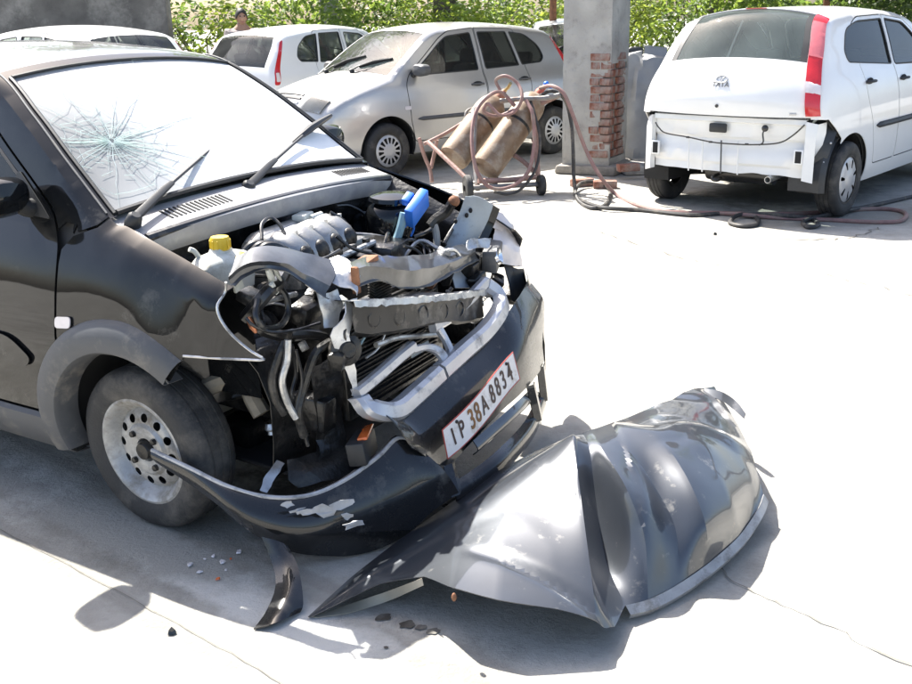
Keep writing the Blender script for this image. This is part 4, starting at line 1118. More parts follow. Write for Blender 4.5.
mW = dict(car_sides(wk, sb, WB, DB, M['black'], drop={-1: cutr, 1: cutl}, extra={-1: {'front_fender': FEND}, 1: {'front_fender': FEND}}, lining_max=-.2, void=[(-.40, .15), (-.40, .36), (-.34, .36), (-.34, .955), (-.21, .955), (-.21, .15)], warp=lambda x, z, sg: (.012*noise.noise((x*3.5, z*3.5, 4+sg))+.005*noise.noise((x*9, z*9, sg)))*min(1, max(0, (x+.25)*4)) + .0025*noise.noise((x*4, z*6, 8))))
te = MB(); tl = cutr[1:13]; yy_ = sb.y([p[0] for p in tl], [p[1] for p in tl])
te.tube(cr([(p[0]-.002, -(c+.012*noise.noise((p[0]*3.5, p[1]*3.5, 3))), p[1]) for p, c in zip(tl, yy_)], 3), .004, 6); te.build('torn_edge', M['metal'], mW[-1]['front_fender'])
a, b = SB['windscreen']
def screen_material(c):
    m = bpy.data.materials.new('dusty_glare_shattered_screen'); m.use_nodes = True; nt = m.node_tree; N = nt.nodes; L = nt.links; N.remove(N['Principled BSDF'])
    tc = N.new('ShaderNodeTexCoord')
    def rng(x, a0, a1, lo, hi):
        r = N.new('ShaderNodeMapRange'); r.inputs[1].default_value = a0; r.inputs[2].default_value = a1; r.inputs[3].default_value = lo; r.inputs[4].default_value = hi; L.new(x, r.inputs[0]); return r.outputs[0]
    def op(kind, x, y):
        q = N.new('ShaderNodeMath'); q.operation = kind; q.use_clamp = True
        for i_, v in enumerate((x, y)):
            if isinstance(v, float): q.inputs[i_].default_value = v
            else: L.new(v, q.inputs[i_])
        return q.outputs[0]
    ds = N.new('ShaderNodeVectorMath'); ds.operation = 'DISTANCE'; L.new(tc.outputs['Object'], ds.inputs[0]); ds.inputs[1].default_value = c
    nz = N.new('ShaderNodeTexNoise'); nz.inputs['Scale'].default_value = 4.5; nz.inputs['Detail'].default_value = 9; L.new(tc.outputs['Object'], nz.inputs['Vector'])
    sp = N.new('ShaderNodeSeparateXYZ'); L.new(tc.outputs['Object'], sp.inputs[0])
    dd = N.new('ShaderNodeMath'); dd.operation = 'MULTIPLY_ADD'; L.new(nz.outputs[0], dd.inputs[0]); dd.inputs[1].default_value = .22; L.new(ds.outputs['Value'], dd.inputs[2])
    film = rng(dd.outputs[0], .14, .62, .34, .93)                   # white film: dust plus painted-in sky glare, thinner at the impact
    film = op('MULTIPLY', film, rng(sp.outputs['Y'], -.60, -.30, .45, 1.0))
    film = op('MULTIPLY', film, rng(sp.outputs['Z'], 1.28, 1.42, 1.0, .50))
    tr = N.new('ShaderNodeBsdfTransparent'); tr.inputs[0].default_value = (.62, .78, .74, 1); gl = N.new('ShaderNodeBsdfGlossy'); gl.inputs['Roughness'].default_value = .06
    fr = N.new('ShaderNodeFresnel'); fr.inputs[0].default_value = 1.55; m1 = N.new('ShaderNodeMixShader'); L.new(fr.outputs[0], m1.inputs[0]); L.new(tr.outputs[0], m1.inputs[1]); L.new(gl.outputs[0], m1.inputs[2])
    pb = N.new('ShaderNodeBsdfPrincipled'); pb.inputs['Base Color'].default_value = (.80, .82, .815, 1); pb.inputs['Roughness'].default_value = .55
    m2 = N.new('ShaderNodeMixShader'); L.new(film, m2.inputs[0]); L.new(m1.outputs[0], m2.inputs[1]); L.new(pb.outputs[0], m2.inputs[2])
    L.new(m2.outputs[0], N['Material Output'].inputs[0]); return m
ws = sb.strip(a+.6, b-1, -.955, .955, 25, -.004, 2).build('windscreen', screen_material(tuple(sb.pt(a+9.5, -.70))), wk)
for sg in (1, -1):
    sb.strip(a, b, sg*.955, sg*1.0, 3).build('windscreen_pillar', M['black'], wk)
    e_ = MB(); e_.tube([sb.pt(i, sg*.965, .002) for i in np.linspace(a+.5, b-1, 20)], .004 if sg > 0 else .007, 6); e_.build('windscreen_trim', M['trim'], wk)
    # bright drip moulding on the pillar
    e_ = MB(); e_.tube([sb.pt(i, sg*1.0, .002) for i in np.linspace(a+1, b+4, 24)], .004, 6); e_.build('pillar_moulding', M['cladding'], wk)
e_ = MB(); e_.tube([sb.pt(a+.6, t, .002) for t in np.linspace(-.955, .955, 24)], .010, 6); e_.tube([sb.pt(b-1, t, .003) for t in np.linspace(-.955, .955, 24)], .006, 6); e_.build('windscreen_seal', M['trim'], wk)
sb.strip(b-1, b+1, nt=21).build('windscreen_header', M['black'], wk)
roofm = mat('dusty_black_roof', (.022, .022, .022), .3, 0, .25, 3, coat=.8, dirt=(.14, .13, .12), dscale=2.5, damt=.3, drough=.5)
sb.strip(b+1, SB['roof'][1], nt=21).build('roof', roofm, wk)
a2, b2 = SB['rearglass']
tg = sb.strip(b2, SB['tailgate'][1]).build('tailgate', M['black'], wk)
sb.strip(a2+1.5, b2, -.90, .90, off=-.004).build('rear_glass', M['glass_clear'], tg)
for sg in (1, -1): sb.strip(a2+1.5, b2, sg*.90, sg, 4).build('tailgate_frame', M['black'], tg)
sb.strip(a2, a2+1.5).build('tailgate_frame', M['black'], tg)
sb.strip(SB['rear'][0], SB['rear'][1]).build('rear_bumper', M['black'], wk)
for sg in (1, -1):
    lampb = rounded([(-2.50, 1.32, .02), (-2.545, 1.30, .02), (-2.80, .93, .02), (-2.85, .78, .03), (-2.77, .78, .03), (-2.71, .93, .02)], .02)
    side_patch(wk, sb, lampb, sg, .004, M['red_lens'], 'tail_lamp')

# shattered glass: star of cracks near the right pillar
rc_ = random.Random(11); ci, ct = a+9.5, -.70
ck = MB()
def wpt(di, dt, off=.0015): return sb.pt(min(max(ci+di, a+.8), b-1.2), min(max(ct+dt, -.95), .95), off)
for k in range(34):
    an = 2*math.pi*k/34+rc_.uniform(-.09, .09); L_ = rc_.uniform(.25, 1.0)*(1.5 if math.cos(an) > .3 else .8); pts = []
    w_ = rc_.uniform(-.25, .25)
    for q in np.linspace(.04, 1, 9):
        an2 = an+w_*q+rc_.uniform(-.03, .03)
        pts.append(wpt(math.sin(an2)*q*L_*14, math.cos(an2)*q*L_*.75))
    ck.tube(pts, [.0014, .0008, .0004], 4, caps=False)
for rr in (.03, .06, .09, .13, .17, .22, .28, .36, .46):
    n_ = 30; base_ = [rr*(1+rc_.uniform(-.16, .16)) for _ in range(n_)]
    for k in range(n_):
        if rc_.random() < .72:
            q0, q1 = 2*math.pi*k/n_, 2*math.pi*(k+1)/n_
            ck.tube([wpt(math.sin(q0)*base_[k]*14, math.cos(q0)*base_[k]*.75), wpt(math.sin(q1)*base_[(k+1) % n_]*14, math.cos(q1)*base_[(k+1) % n_]*.75)], .0007, 4, caps=False)
ck.build('glass_crack', M['glass_crack'], ws)
# wipers
UPW = (.55, 0, .835)
wiper(wk, (-0.060, -0.631, 0.971), (-0.257, -0.102, 1.096), (-0.213, -0.274, 1.058), (-0.325, 0.325, 1.132), UPW)
wiper(wk, (-0.080, -0.101, 0.990), (-0.239, 0.388, 1.094), (-0.226, 0.268, 1.070), (-0.318, 0.685, 1.161), UPW)
# cowl panel below the glass, with slotted vents
cwl = MB(); rows = []
for y in np.linspace(-.66, .66, 34):
    q = 1-(y/.66)**2; xr = -.125+.048*q; zr = .975+.035*q
    rows.append([(xr-.02, y, zr+.004), (xr+.01, y, zr-.004), (xr+.06, y, zr-.018), (xr+.115, y, zr-.034), (xr+.135, y, zr-.045), (xr+.138, y, zr-.075), (xr+.12, y, zr-.11)])
cwl.grid(rows)
cowlm = mat('sunned_cowl_plastic', (.26, .26, .265), .38, 0, .15, 9, dirt=(.40, .39, .36), dscale=6, damt=.4)
cowl = cwl.build('cowl_panel', cowlm, wk, solid=.004)
for y0, n_ in ((-.50, 15), (.36, 13)):
    for k in range(n_):
        y = y0+k*.0175; q = 1-(y/.66)**2; xr = -.125+.048*q; zr = .975+.035*q
        v_ = MB(); v_.box((xr+.05, y, zr-.0155), (.062 if y0 < 0 else .05, .0075, .006), (0, .30, 0), .001); v_.build('vent_slot', M['dark'], cowl)
sl = MB(); sl.tube(cr([(.0+.012*(1-(y/.66)**2)*3, y, .928+.034*(1-(y/.66)**2)) for y in np.linspace(-.64, .64, 18)], 3), .016, 8); sl.build('bonnet_seal', M['rubber'], wk)

# arch flare, sill cladding, indicator, door moulding, mirror on the near (right) side and far side
for sg in (-1, 1):
    fl = MB(); rows = []
    for an in np.linspace(R(-2), R(192), 40):
        if sg < 0 and False: pass
        row = []
        e0 = .012*math.sin(min(1, max(0, (an-R(-2))/R(12)))*math.pi/2)
        for rr, dy in ((.318, -.06), (.322, .012), (.330, .024), (.36, .030), (.395, .026), (.42, .014), (.428, -.004)):
            x = rr*math.cos(an); z = .285+rr*math.sin(an)
            row.append((x, sg*(sb.base(x, max(z, .2))+dy), z))
        rows.append(row)
    keepn = 40
    lo_ = 11 if sg < 0 else 8                       # front part of the flare tore away with the bumper
    fl.grid(rows[lo_:]); fl.build('arch_flare', M['cladding'], wk, solid=.003)
    sc = MB(); rows = []
    for x in np.linspace(-.335, -1.98, 34):
        row = []
        for z, dy in ((.185, -.05), (.19, .0), (.215, .018), (.29, .022), (.322, .016), (.335, -.002)):
            row.append((x, sg*(float(sb.base(x, z))+dy), z))
        rows.append(row)
    sc.grid(rows); sc.build('sill_cladding', M['cladding'], wk, solid=.003)
    ind = rounded([(-.195, .698), (-.265, .690), (-.265, .655), (-.195, .662)], .014); io = side_patch(wk, sb, ind, sg, .008, M['white_lens'], 'side_indicator')
    dm = rounded([(-.43, .50, .02), (-.40, .535, .03), (-.50, .60, .05), (-1.31, .60, .01), (-1.31, .50, .01)], .02); side_patch(mW[sg]['front_door'], sb, dm, sg, .012, M['black'], 'door_moulding')
    dm = rounded([(-1.38, .50, .02), (-1.38, .60, .03), (-1.93, .60, .05), (-1.93, .50, .01)], .02); side_patch(mW[sg]['rear_door'], sb, dm, sg, .012, M['black'], 'door_moulding')
    sail = rounded([(-.345, .975, .01), (-.53, 1.115, .02), (-.57, .985, .01)], .01); side_patch(mW[sg]['front_door'], sb, sail, sg, .006, M['trim'], 'mirror_sail')
    mo = mirror(wk, sb, -.47, 1.005, sg, M['black_clean'])
    handle(mW[sg]['front_door'], sb, -1.22, .86, sg, M['black']); handle(mW[sg]['rear_door'], sb, -1.93, .875, sg, M['black'])
    wheel(wk, 'steel', (0, sg*.685, .270), sg, r=.272, rim=.170, w=.17, steer=.0, spin=.2, camber=-.03*sg if sg < 0 else 0)
    wheel(wk, 'steel', (-2.4, sg*.685, .270), sg, r=.272, rim=.170, w=.17, spin=.6)
cabin(wk); common_under(wk, sb, -.45)

# ---- engine bay -----------------------------------------------------
def part(name, mb, mt, par=None, **k): return mb.build(name, mt, par or wk, **k)
def hose(name, pts, r, mt, par=None, n=6, seg=8): return part(name, MB().tube(cr(pts, n), r, seg), mt, par)
def sheet(name, rows, mt, t=.003, par=None, jit=0, sub=1, seed=0):
    """sheet metal from a coarse grid of points, refined by splines"""
    if sub > 1:
        rr = [cr(r, sub) for r in rows]; cols = [cr([r[j] for r in rr], sub) for j in range(len(rr[0]))]
        rows = [[cols[j][i] for j in range(len(cols))] for i in range(len(cols[0]))]
    m = MB().grid(rows)
    if jit: m.jitter(jit, 16, seed); m.jitter(jit*.6, 38, seed+2)
    return part(name, m, mt, par, solid=t, off=0, angle=24)
# firewall and inner wings
part('firewall', MB().grid([[(-.03+.015*noise.noise((y*4, z*4, 1)), y, z) for z in np.linspace(.30, .93, 8)] for y in np.linspace(-.62, .62, 16)]), M['grime_dark'])
for sg in (-1, 1):
    rows = []
    for x in np.linspace(-.03, .47 if sg > 0 else .36, 10):
        rows.append([(x, sg*(.66-.05*max(0, x)), .985-.37*(x+.12)), (x, sg*(.615-.05*max(0, x)), .945-.37*(x+.12)), (x, sg*(.595), .86-.3*x), (x, sg*.585, .66), (x, sg*.58, .45)])
    wg = MB().grid(rows); wg.jitter(.006, 9, sg+2); part('inner_wing', wg, M['black'] if sg < 0 else M['grime_dark'], solid=.003)
    # strut tower
    t_ = MB(); t_.lathe([(.14, .40), (.135, .70), (.115, .79), (.09, .815), (.05, .82), (.045, .84), (0, .842)], Matrix.Translation((.04, sg*.50, 0)), n=26); t_.jitter(.004, 8, 3)
    so = part('strut_tower', t_, M['grime_dark'] if sg < 0 else M['black_clean'])
    for q in range(3):
        an = 2.1*q+.4; nb = MB(); nb.lathe([(.011, 0), (.011, .016), (0, .018)], Matrix.Translation((.04+.075*math.cos(an), sg*.50+.075*math.sin(an), .815)), n=6); part('strut_bolt', nb, M['metal'], so)
# chassis rails and the floor of the bay
for sg in (-1, 1):
    rl = MB(); rl.box((.22, sg*.46, .40), (.62, .07, .11), (0, .03, .0), .012); rl.jitter(.012, 7, sg+5); part('chassis_rail', rl, M['grime_dark'])
sf = MB(); sf.box((.12, 0, .24), (.16, .98, .10), None, .02); sf.jitter(.008, 8, 8); part('subframe', sf, M['grime_dark'])
# engine: block, head, intake manifold, rocker cover, gearbox
en = empty('engine', (0, 0, 0), 0, wk)
eb = MB(); eb.box((.17, -.06, .50), (.34, .50, .42), (0, -.06, .10), .03); eb.jitter(.012, 9, 4); part('engine_block', eb, M['grime'], en)
eh = MB(); eh.box((.13, -.06, .745), (.26, .46, .10), (0, -.06, .12), .02); eh.jitter(.006, 14, 5); part('cylinder_head', eh, M['alloy'], en)
RM = Matrix.Translation((.14, -.085, .80)) @ Euler((0, 0, .16)).to_matrix().to_4x4()
for k in range(4):
    y = -.165+k*.10; rn = MB(); rows = []
    for (x, z, ry, rz) in ((-.06, .02, .042, .040), (-.03, .055, .048, .046), (.01, .068, .050, .05), (.06, .058, .050, .054), (.10, .03, .049, .056), (.118, -.005, .046, .052), (.122, -.03, .04, .045)):
        rows.append([RM @ Vector((x+.0*an, y+ry*math.copysign(abs(math.cos(an))**.8, math.cos(an)), z+rz*math.sin(an)*.55)) for an in np.linspace(0, 2*math.pi, 17)[:-1]])
    rn.grid(rows, close=True); rn.ngon(rows[-1]); ro = part('intake_runner', rn, M['alloy'], en)
    fp = MB(); fp.sphere(RM @ Vector((.108, y, .012)), (.026, .040, .040), 14, 9); part('runner_face', fp, M['grime'], en)
    bt = MB(); bt.lathe([(.008, 0), (.008, .014), (0, .015)], RM @ Matrix.Translation((.05, y+.05, .075)), n=6); part('manifold_bolt', bt, M['metal'], en)
    ij = MB(); ij.tube([RM @ Vector((.145, y+.02, -.06)), RM @ Vector((.165, y+.02, -.005))], [.014, .010], 8); ij.box(tuple(RM @ Vector((.168, y+.02, .005))), (.02, .026, .018), None, .004); part('injector', ij, M['grime_dark'], en)
pn = MB(); pn.tube([RM @ Vector((-.07, y, .035)) for y in np.linspace(-.22, .20, 9)], [.03, .05, .052, .052, .052, .052, .052, .05, .02], 14); part('plenum', pn, M['alloy'], en)
fr = MB(); fr.tube([RM @ Vector((.17, -.24, -.01)), RM @ Vector((.175, .2, -.01))], .011, 8); part('fuel_rail', fr, M['metal'], en)
for k, (y, z) in enumerate(((-.12, -.045), (-.02, -.05), (.08, -.04))):
    q = MB(); q.box(tuple(RM @ Vector((.19, y, z))), (.05, .075, .05), (.1*k, .2, .3), .01); q.jitter(.006, 18, k); part('connector_block', q, M['grime_dark'], en)
gb = MB(); gb.lathe([(0, -.18), (.12, -.18), (.15, -.1), (.16, .06), (.11, .18), (0, .19)], axis_mat((.17, .33, .46), (0, 1, .05)), n=20); gb.jitter(.012, 8, 9); part('gearbox', gb, M['grime'], en)
pu = MB(); pu.lathe([(0, -.015), (.055, -.015), (.058, 0), (.045, .008), (.058, .016), (.05, .03), (0, .03)], axis_mat((.20, -.37, .60), (0, -1, 0)), n=26); part('belt_pulley', pu, M['grime'], en)
al = MB(); al.lathe([(0, -.07), (.05, -.07), (.062, -.05), (.062, .05), (.05, .07), (0, .07)], axis_mat((.34, -.25, .62), (0, 1, 0)), n=20); al.jitter(.006, 16, 2); part('alternator', al, M['alloy'], en)
ac = MB(); ac.box((.25, .20, .745), (.20, .18, .08), (0, .05, .2), .025); part('air_box', ac, M['grime_dark'], en)
dp = MB(); dp.tube([RM @ Vector((-.02, .10, .085)), RM @ Vector((-.01, .16, .088))], .012, 8); dp.box(tuple(RM @ Vector((-.05, .10, .09))), (.05, .09, .025), (0, 0, .3), .006); part('sensor_block', dp, M['tank'], en)
tq = MB(); tq.box((0.300, 0.198, 0.747), (.035, .045, .04), (0, 0, .3), .008); part('connector', tq, M['teal'])
# coolant tank with yellow cap
ct_ = MB(); c0 = Vector((0.170, -0.502, 0.845)); rows = []
for z, sx, sy in ((-.10, .045, .085), (-.085, .062, .10), (-.03, .066, .108), (.0, .064, .106), (.022, .05, .085), (.034, .026, .04), (.052, .024, .024)):
    rows.append([c0+Vector((sx*math.copysign(abs(math.cos(an))**.6, math.cos(an)), sy*math.copysign(abs(math.sin(an))**.6, math.sin(an)), z)) for an in np.linspace(0, 2*math.pi, 25)[:-1]])
ct_.grid(rows, close=True); ct_.ngon(rows[-1]); tank = part('coolant_tank', ct_, M['tank'])
cp = MB(); cp.lathe([(.029, .040), (.031, .044), (.031, .072), (.027, .080), (0, .080)], Matrix.Translation(c0), n=24); part('tank_cap', cp, M['yellow'], tank)
for k in range(12):
    an = 2*math.pi*k/12; rb = MB(); rb.box(tuple(c0+Vector((.0315*math.cos(an), .0315*math.sin(an), .058))), (.004, .004, .026), (0, 0, an), .001); part('cap_rib', rb, M['yellow'], tank)
hose('tank_spout', [tuple(c0+Vector((-.03, -.06, .02))), tuple(c0+Vector((-.035, -.075, .045))), tuple(c0+Vector((-.04, -.09, .055)))], .008, M['tank'], tank)
yt = MB(); yt.box((0.220, -0.473, 0.863), (.02, .05, .012), (.2, .2, .5), .004); part('yellow_tag', yt, M['yellow'])
for k, dx in enumerate((0, .03, .055)):
    hose('radiator_hose', [tuple(c0+Vector((.0+dx, .08, .0))), tuple(c0+Vector((.02+dx, .12, .035))), tuple(c0+Vector((.05+dx, .165, .02))), tuple(c0+Vector((.07+dx, .185, -.05)))], .011, M['rubber'])
# relay box, pale hose, pipes on the far side
bx_ = MB(); bx_.box((0.338, 0.340, 0.884), (.035, .13, .085), (.55, .25, .15), .006); bl = part('relay_box', bx_, M['blue'])
bx_ = MB(); bx_.box((0.313, 0.320, 0.919), (.03, .05, .03), (.55, .25, .15), .005); part('relay_clip', bx_, M['blue'], bl)
hose('vacuum_hose', [(0.307, 0.300, 0.870), (0.298, 0.290, 0.822), (0.285, 0.280, 0.778), (0.277, 0.250, 0.738)], .016, M['cyan_hose'])
hose('blue_wire', [(0.290, 0.320, 0.809), (0.311, 0.330, 0.831), (0.321, 0.340, 0.808), (0.307, 0.340, 0.776)], .004, M['blue'])
hose('earth_strap', [(0.274, 0.300, 0.754), (0.297, 0.360, 0.756), (0.315, 0.420, 0.719), (0.337, 0.440, 0.685)], .007, M['rubber'])
hose('heater_pipe', [(0.416, 0.460, 0.888), (0.388, 0.460, 0.852), (0.355, 0.440, 0.826), (0.340, 0.420, 0.802)], .020, M['grime'])
hose('heater_pipe', [(0.348, 0.430, 0.824), (0.360, 0.430, 0.779), (0.369, 0.420, 0.732), (0.376, 0.400, 0.686)], .014, mat('grey_pipe', (.30, .29, .265), .6, .2, .2, 12))
hose('cable', [(0.325, 0.500, 0.801), (0.311, 0.450, 0.774), (0.279, 0.400, 0.758)], .008, M['rubber'])
rt = MB(); rt.sphere((0.419, 0.470, 0.894), (.022, .022, .022), 12, 8); part('rusty_nut', rt, M['rust'])
dm_ = MB(); dm_.lathe([(.10, -.1), (.10, -.02), (.085, .01), (.06, .022), (.06, .03), (.085, .035), (.08, .05), (.03, .06), (0, .06)], Matrix.Translation((0.178, 0.400, 0.861)) @ Euler((.05, .05, 0)).to_matrix().to_4x4(), n=28); part('brake_booster', dm_, M['black_clean'])
# far inner apron: grey folded sheet with two holes, torn front edge
ap = sheet('apron_panel', [[(0.413, 0.560, 0.899), (0.459, 0.580, 0.895), (0.501, 0.620, 0.861)], [(0.392, 0.540, 0.827), (0.437, 0.570, 0.829), (0.484, 0.610, 0.803)], [(0.378, 0.500, 0.752), (0.418, 0.530, 0.749), (0.448, 0.570, 0.709)], [(0.360, 0.460, 0.672), (0.411, 0.480, 0.673), (0.436, 0.520, 0.675)]], mat('primer_grey_sheet', (.33, .37, .40), .4, .3, .15, 9, dirt=(.12, .11, .1), dscale=9, damt=.2), .003, sub=3, jit=.004)
for q in ((471,212), (466,208), (458,219)):
    pass
for q in ((0.431, 0.565, 0.841), (0.419, 0.555, 0.823), (0.381, 0.535, 0.800)):
    hm_ = MB(); hm_.sphere((q[0]+.006, q[1]-.006, q[2]+.004), (.008, .008, .010), 8, 6); part('punched_hole', hm_, M['dark'], ap)
sheet('apron_flange', [[(0.501, 0.620, 0.861), (0.526, 0.630, 0.845)], [(0.480, 0.610, 0.795), (0.505, 0.620, 0.783)], [(0.456, 0.580, 0.727), (0.481, 0.590, 0.712)], [(0.436, 0.550, 0.672), (0.462, 0.560, 0.661)]], M['black_clean'], .004, sub=3)
sheet('lower_apron', [[(0.500, 0.280, 0.703), (0.500, 0.371, 0.690)], [(0.520, 0.280, 0.657), (0.520, 0.378, 0.641)], [(0.540, 0.267, 0.621), (0.540, 0.372, 0.596)]], mat('primer_grey_strip', (.35, .38, .41), .4, .3, .12, 9), .003, sub=2)
# upper radiator support: bent channel, far half straight, near half bowed up over the missing lamp
def channel(name, pts, w, hgt, mt, seed=0, jit=.006, n=6, taper=None):
    P = cr(pts, n); rows = []
    for i, p in enumerate(P):
        t = (P[min(i+1, len(P)-1)]-P[max(i-1, 0)]).normalized(); sd_ = Vector((0, 0, 1)).cross(t).normalized(); up = t.cross(sd_)
        f_ = 1 if taper is None else taper(i/(len(P)-1))
        w2 = w*f_
        rows.append([p-sd_*w2*.5-up*hgt, p-sd_*w2*.5-up*.004, p-sd_*w2*.42+up*.002, p+up*.004, p+sd_*w2*.42+up*.002, p+sd_*w2*.5-up*.004, p+sd_*w2*.5-up*hgt, p+sd_*w2*.62-up*hgt*1.05])
    m = MB().grid(rows); m.jitter(jit, 11, seed); return part(name, m, mt, solid=.003, off=0, angle=20)
scuffed = mat('scuffed_black_steel', (.085, .088, .092), .32, .7, .35, 14, dirt=(.016, .016, .016), dscale=6, damt=.5, drough=.3, coat=.6)
def folded(name, rear, front, low, mt, seed, jit=.005):
    """pressed channel: top face, front flange, return lip"""
    A3, B3, C3 = (cr(q, 7) for q in (rear, front, low))
    rows = []
    for a_, b_, c_ in zip(A3, B3, C3):
        rows.append([a_+Vector((-.012, 0, -.03)), a_, a_.lerp(b_, .5)+Vector((0, 0, .003)), b_, b_.lerp(c_, .5)+Vector((-.004, 0, 0)), c_, c_+Vector((.012, 0, -.003))])
    m = MB().grid(rows); m.jitter(jit, 13, seed); m.jitter(jit*.5, 40, seed+3); return part(name, m, mt, solid=.003, off=0, angle=24)
folded('radiator_support', [(0.550, -0.349, 0.852), (0.540, -0.223, 0.843), (0.530, -0.056, 0.803), (0.520, 0.140, 0.771), (0.500, 0.359, 0.753), (0.490, 0.491, 0.741)],
       [(0.600, -0.406, 0.845), (0.600, -0.296, 0.833), (0.600, -0.159, 0.790), (0.590, -0.000, 0.757), (0.570, 0.189, 0.734), (0.550, 0.403, 0.726)],
       [(0.600, -0.390, 0.796), (0.600, -0.289, 0.791), (0.600, -0.163, 0.735), (0.590, -0.003, 0.703), (0.570, 0.188, 0.702), (0.550, 0.417, 0.701)], scuffed, 1)
folded('radiator_support', [(0.360, -0.633, 0.905), (0.380, -0.560, 0.928), (0.420, -0.467, 0.904), (0.470, -0.401, 0.873), (0.520, -0.350, 0.846)],
       [(0.400, -0.708, 0.871), (0.440, -0.662, 0.908), (0.480, -0.566, 0.886), (0.530, -0.515, 0.841), (0.570, -0.476, 0.810)],
       [(0.400, -0.699, 0.849), (0.440, -0.648, 0.885), (0.480, -0.568, 0.866), (0.530, -0.527, 0.814), (0.570, -0.497, 0.782)], scuffed, 2)
sheet('crumpled_bracket', [[(0.480, -0.377, 0.851), (0.520, -0.338, 0.865), (0.580, -0.355, 0.838)], [(0.520, -0.410, 0.831), (0.560, -0.383, 0.836), (0.600, -0.379, 0.809)], [(0.560, -0.435, 0.805), (0.600, -0.420, 0.800), (0.620, -0.419, 0.772)]], M['metal'], .003, sub=3, jit=.014, seed=3)
sheet('crumpled_bracket', [[(0.540, -0.496, 0.793), (0.560, -0.427, 0.785)], [(0.550, -0.496, 0.733), (0.570, -0.431, 0.731)], [(0.560, -0.499, 0.680), (0.580, -0.464, 0.673)]], M['metal'], .003, sub=3, jit=.010, seed=6)
sheet('torn_rail_end', [[(0.600, -0.442, 0.763), (0.610, -0.407, 0.761)], [(0.600, -0.480, 0.717), (0.610, -0.432, 0.706)], [(0.600, -0.514, 0.665), (0.620, -0.459, 0.659)], [(0.600, -0.496, 0.604), (0.620, -0.450, 0.593)], [(0.610, -0.458, 0.524), (0.620, -0.441, 0.527)], [(0.610, -0.448, 0.466), (0.620, -0.436, 0.467)]], mat('bright_torn_steel', (.72, .71, .68), .4, .5, .2, 16, dirt=(.12, .11, .1), dscale=14, damt=.25), .004, sub=3, jit=.012, seed=9)
rs = MB(); rs.box((0.550, -0.279, 0.837), (.05, .09, .02), (.1, 0, .2), .006); rs.jitter(.01, 18, 2); part('rusted_mount', rs, M['rust'])
rs = MB(); rs.box((0.600, -0.389, 0.811), (.02, .02, .09), (.1, 0, .2), .006); rs.jitter(.01, 18, 4); part('rusted_mount', rs, M['rust'])
# impact beam with round swages
bm_ = MB(); P0, P1 = Vector((0.630, -0.454, 0.754)), Vector((0.600, 0.357, 0.588)); rows = []
for q in np.linspace(0, 1, 24):
    p = P0.lerp(P1, q)+Vector((.03*math.sin(q*3.1), 0, -.008*math.sin(q*9)))
    rows.append([p+Vector((-.06, 0, .01)), p+Vector((-.01, 0, .012)), p+Vector((.006, 0, .004)), p+Vector((.0, 0, -.035)), p+Vector((.006, 0, -.085)), p+Vector((-.015, 0, -.10)), p+Vector((-.06, 0, -.10))])
bm_.grid(rows); bm_.jitter(.006, 13, 7); beam = part('impact_beam', bm_, mat('black_beam', (.022, .022, .022), .4, .3, .3, 12, dirt=(.30, .27, .23), dscale=8, damt=.3), solid=.003)
for q in (.12, .27, .43, .59, .74):
    p = P0.lerp(P1, q)+Vector((.03*math.sin(q*3.1)-.006, 0, -.046)); d_ = MB()
    d_.lathe([(.034, 0), (.032, .008), (.026, .010), (.022, .004), (0, .0)], axis_mat(p, (1, 0, .05)), n=20); part('beam_swage', d_, M['grime_dark'], beam)
tb = MB(); tb.grid([[P0.lerp(P1, q)+Vector((-.02+.03*math.sin(q*3.1), 0, .012+.006*noise.noise((q*30, 1, 1)))), P0.lerp(P1, q)+Vector((.016+.03*math.sin(q*3.1), 0, .016+.010*noise.noise((q*25, 3, 1)))), P0.lerp(P1, q)+Vector((.022+.03*math.sin(q*3.1), 0, -.004+.008*noise.noise((q*34, 5, 1))))] for q in np.linspace(-.01, 1.0, 44)])
part('torn_flange', tb, M['metal'], solid=.003)
# radiator with fan, louvred duct
rd = empty('radiator', (0, 0, 0), 0, wk)
rb_ = MB(); rb_.box((.50, -.08, .52), (.035, .62, .36), (0, -.06, .06), .006); part('radiator_core', rb_, M['grime_dark'], rd)
for k in range(22):
    z = .36+k*.0155; f_ = MB(); f_.box((.528-.004*(k % 2), -.09+.004*noise.noise((k, 1, 1)), z), (.012, .54, .0055), (.012*noise.noise((k*3.3, 0, 0)), -.06, .06+.02*noise.noise((k*1.7, 2, 0))), .001); part('radiator_fin', f_, M['grime'], rd)
for k in range(11):
    lv = MB(); lv.box(tuple(Vector((0.560, -0.217, 0.792))+Vector((0, .0, -.009*k+.0))), (.03, .11, .004), (0, .5, .1), .001); part('duct_louvre', lv, M['grime'], rd)
fm = MB(); fm.lathe([(0, .03), (.035, .03), (.04, .0), (.04, -.05)], axis_mat((0.520, 0.036, 0.706), (1, 0, .1)), n=20); part('fan_motor', fm, M['alloy'], rd)
fs = MB(); fs.lathe([(.15, 0), (.155, .02), (.165, .022), (.17, 0)], axis_mat((.47, -.16, .50), (1, 0, .06)), n=36); fo = part('fan_shroud', fs, M['trim'], rd)
for k in range(5):
    an = k*2*math.pi/5; bl_ = MB(); A4 = axis_mat((.46, -.16, .50), (1, 0, .06))
    bl_.grid([[A4 @ Vector((r_*math.cos(an+o_), r_*math.sin(an+o_), o_*.05)) for o_ in (-.2, 0, .2)] for r_ in (.03, .08, .14)]); part('fan_blade', bl_, M['trim'], rd, solid=.003)
tp_ = MB(); tp_.tube(cr([(0.580, -0.279, 0.571), (0.580, -0.169, 0.563), (0.580, -0.029, 0.530), (0.580, 0.096, 0.501)], 5), .010, 8); part('cooler_pipe', tp_, M['metal'])
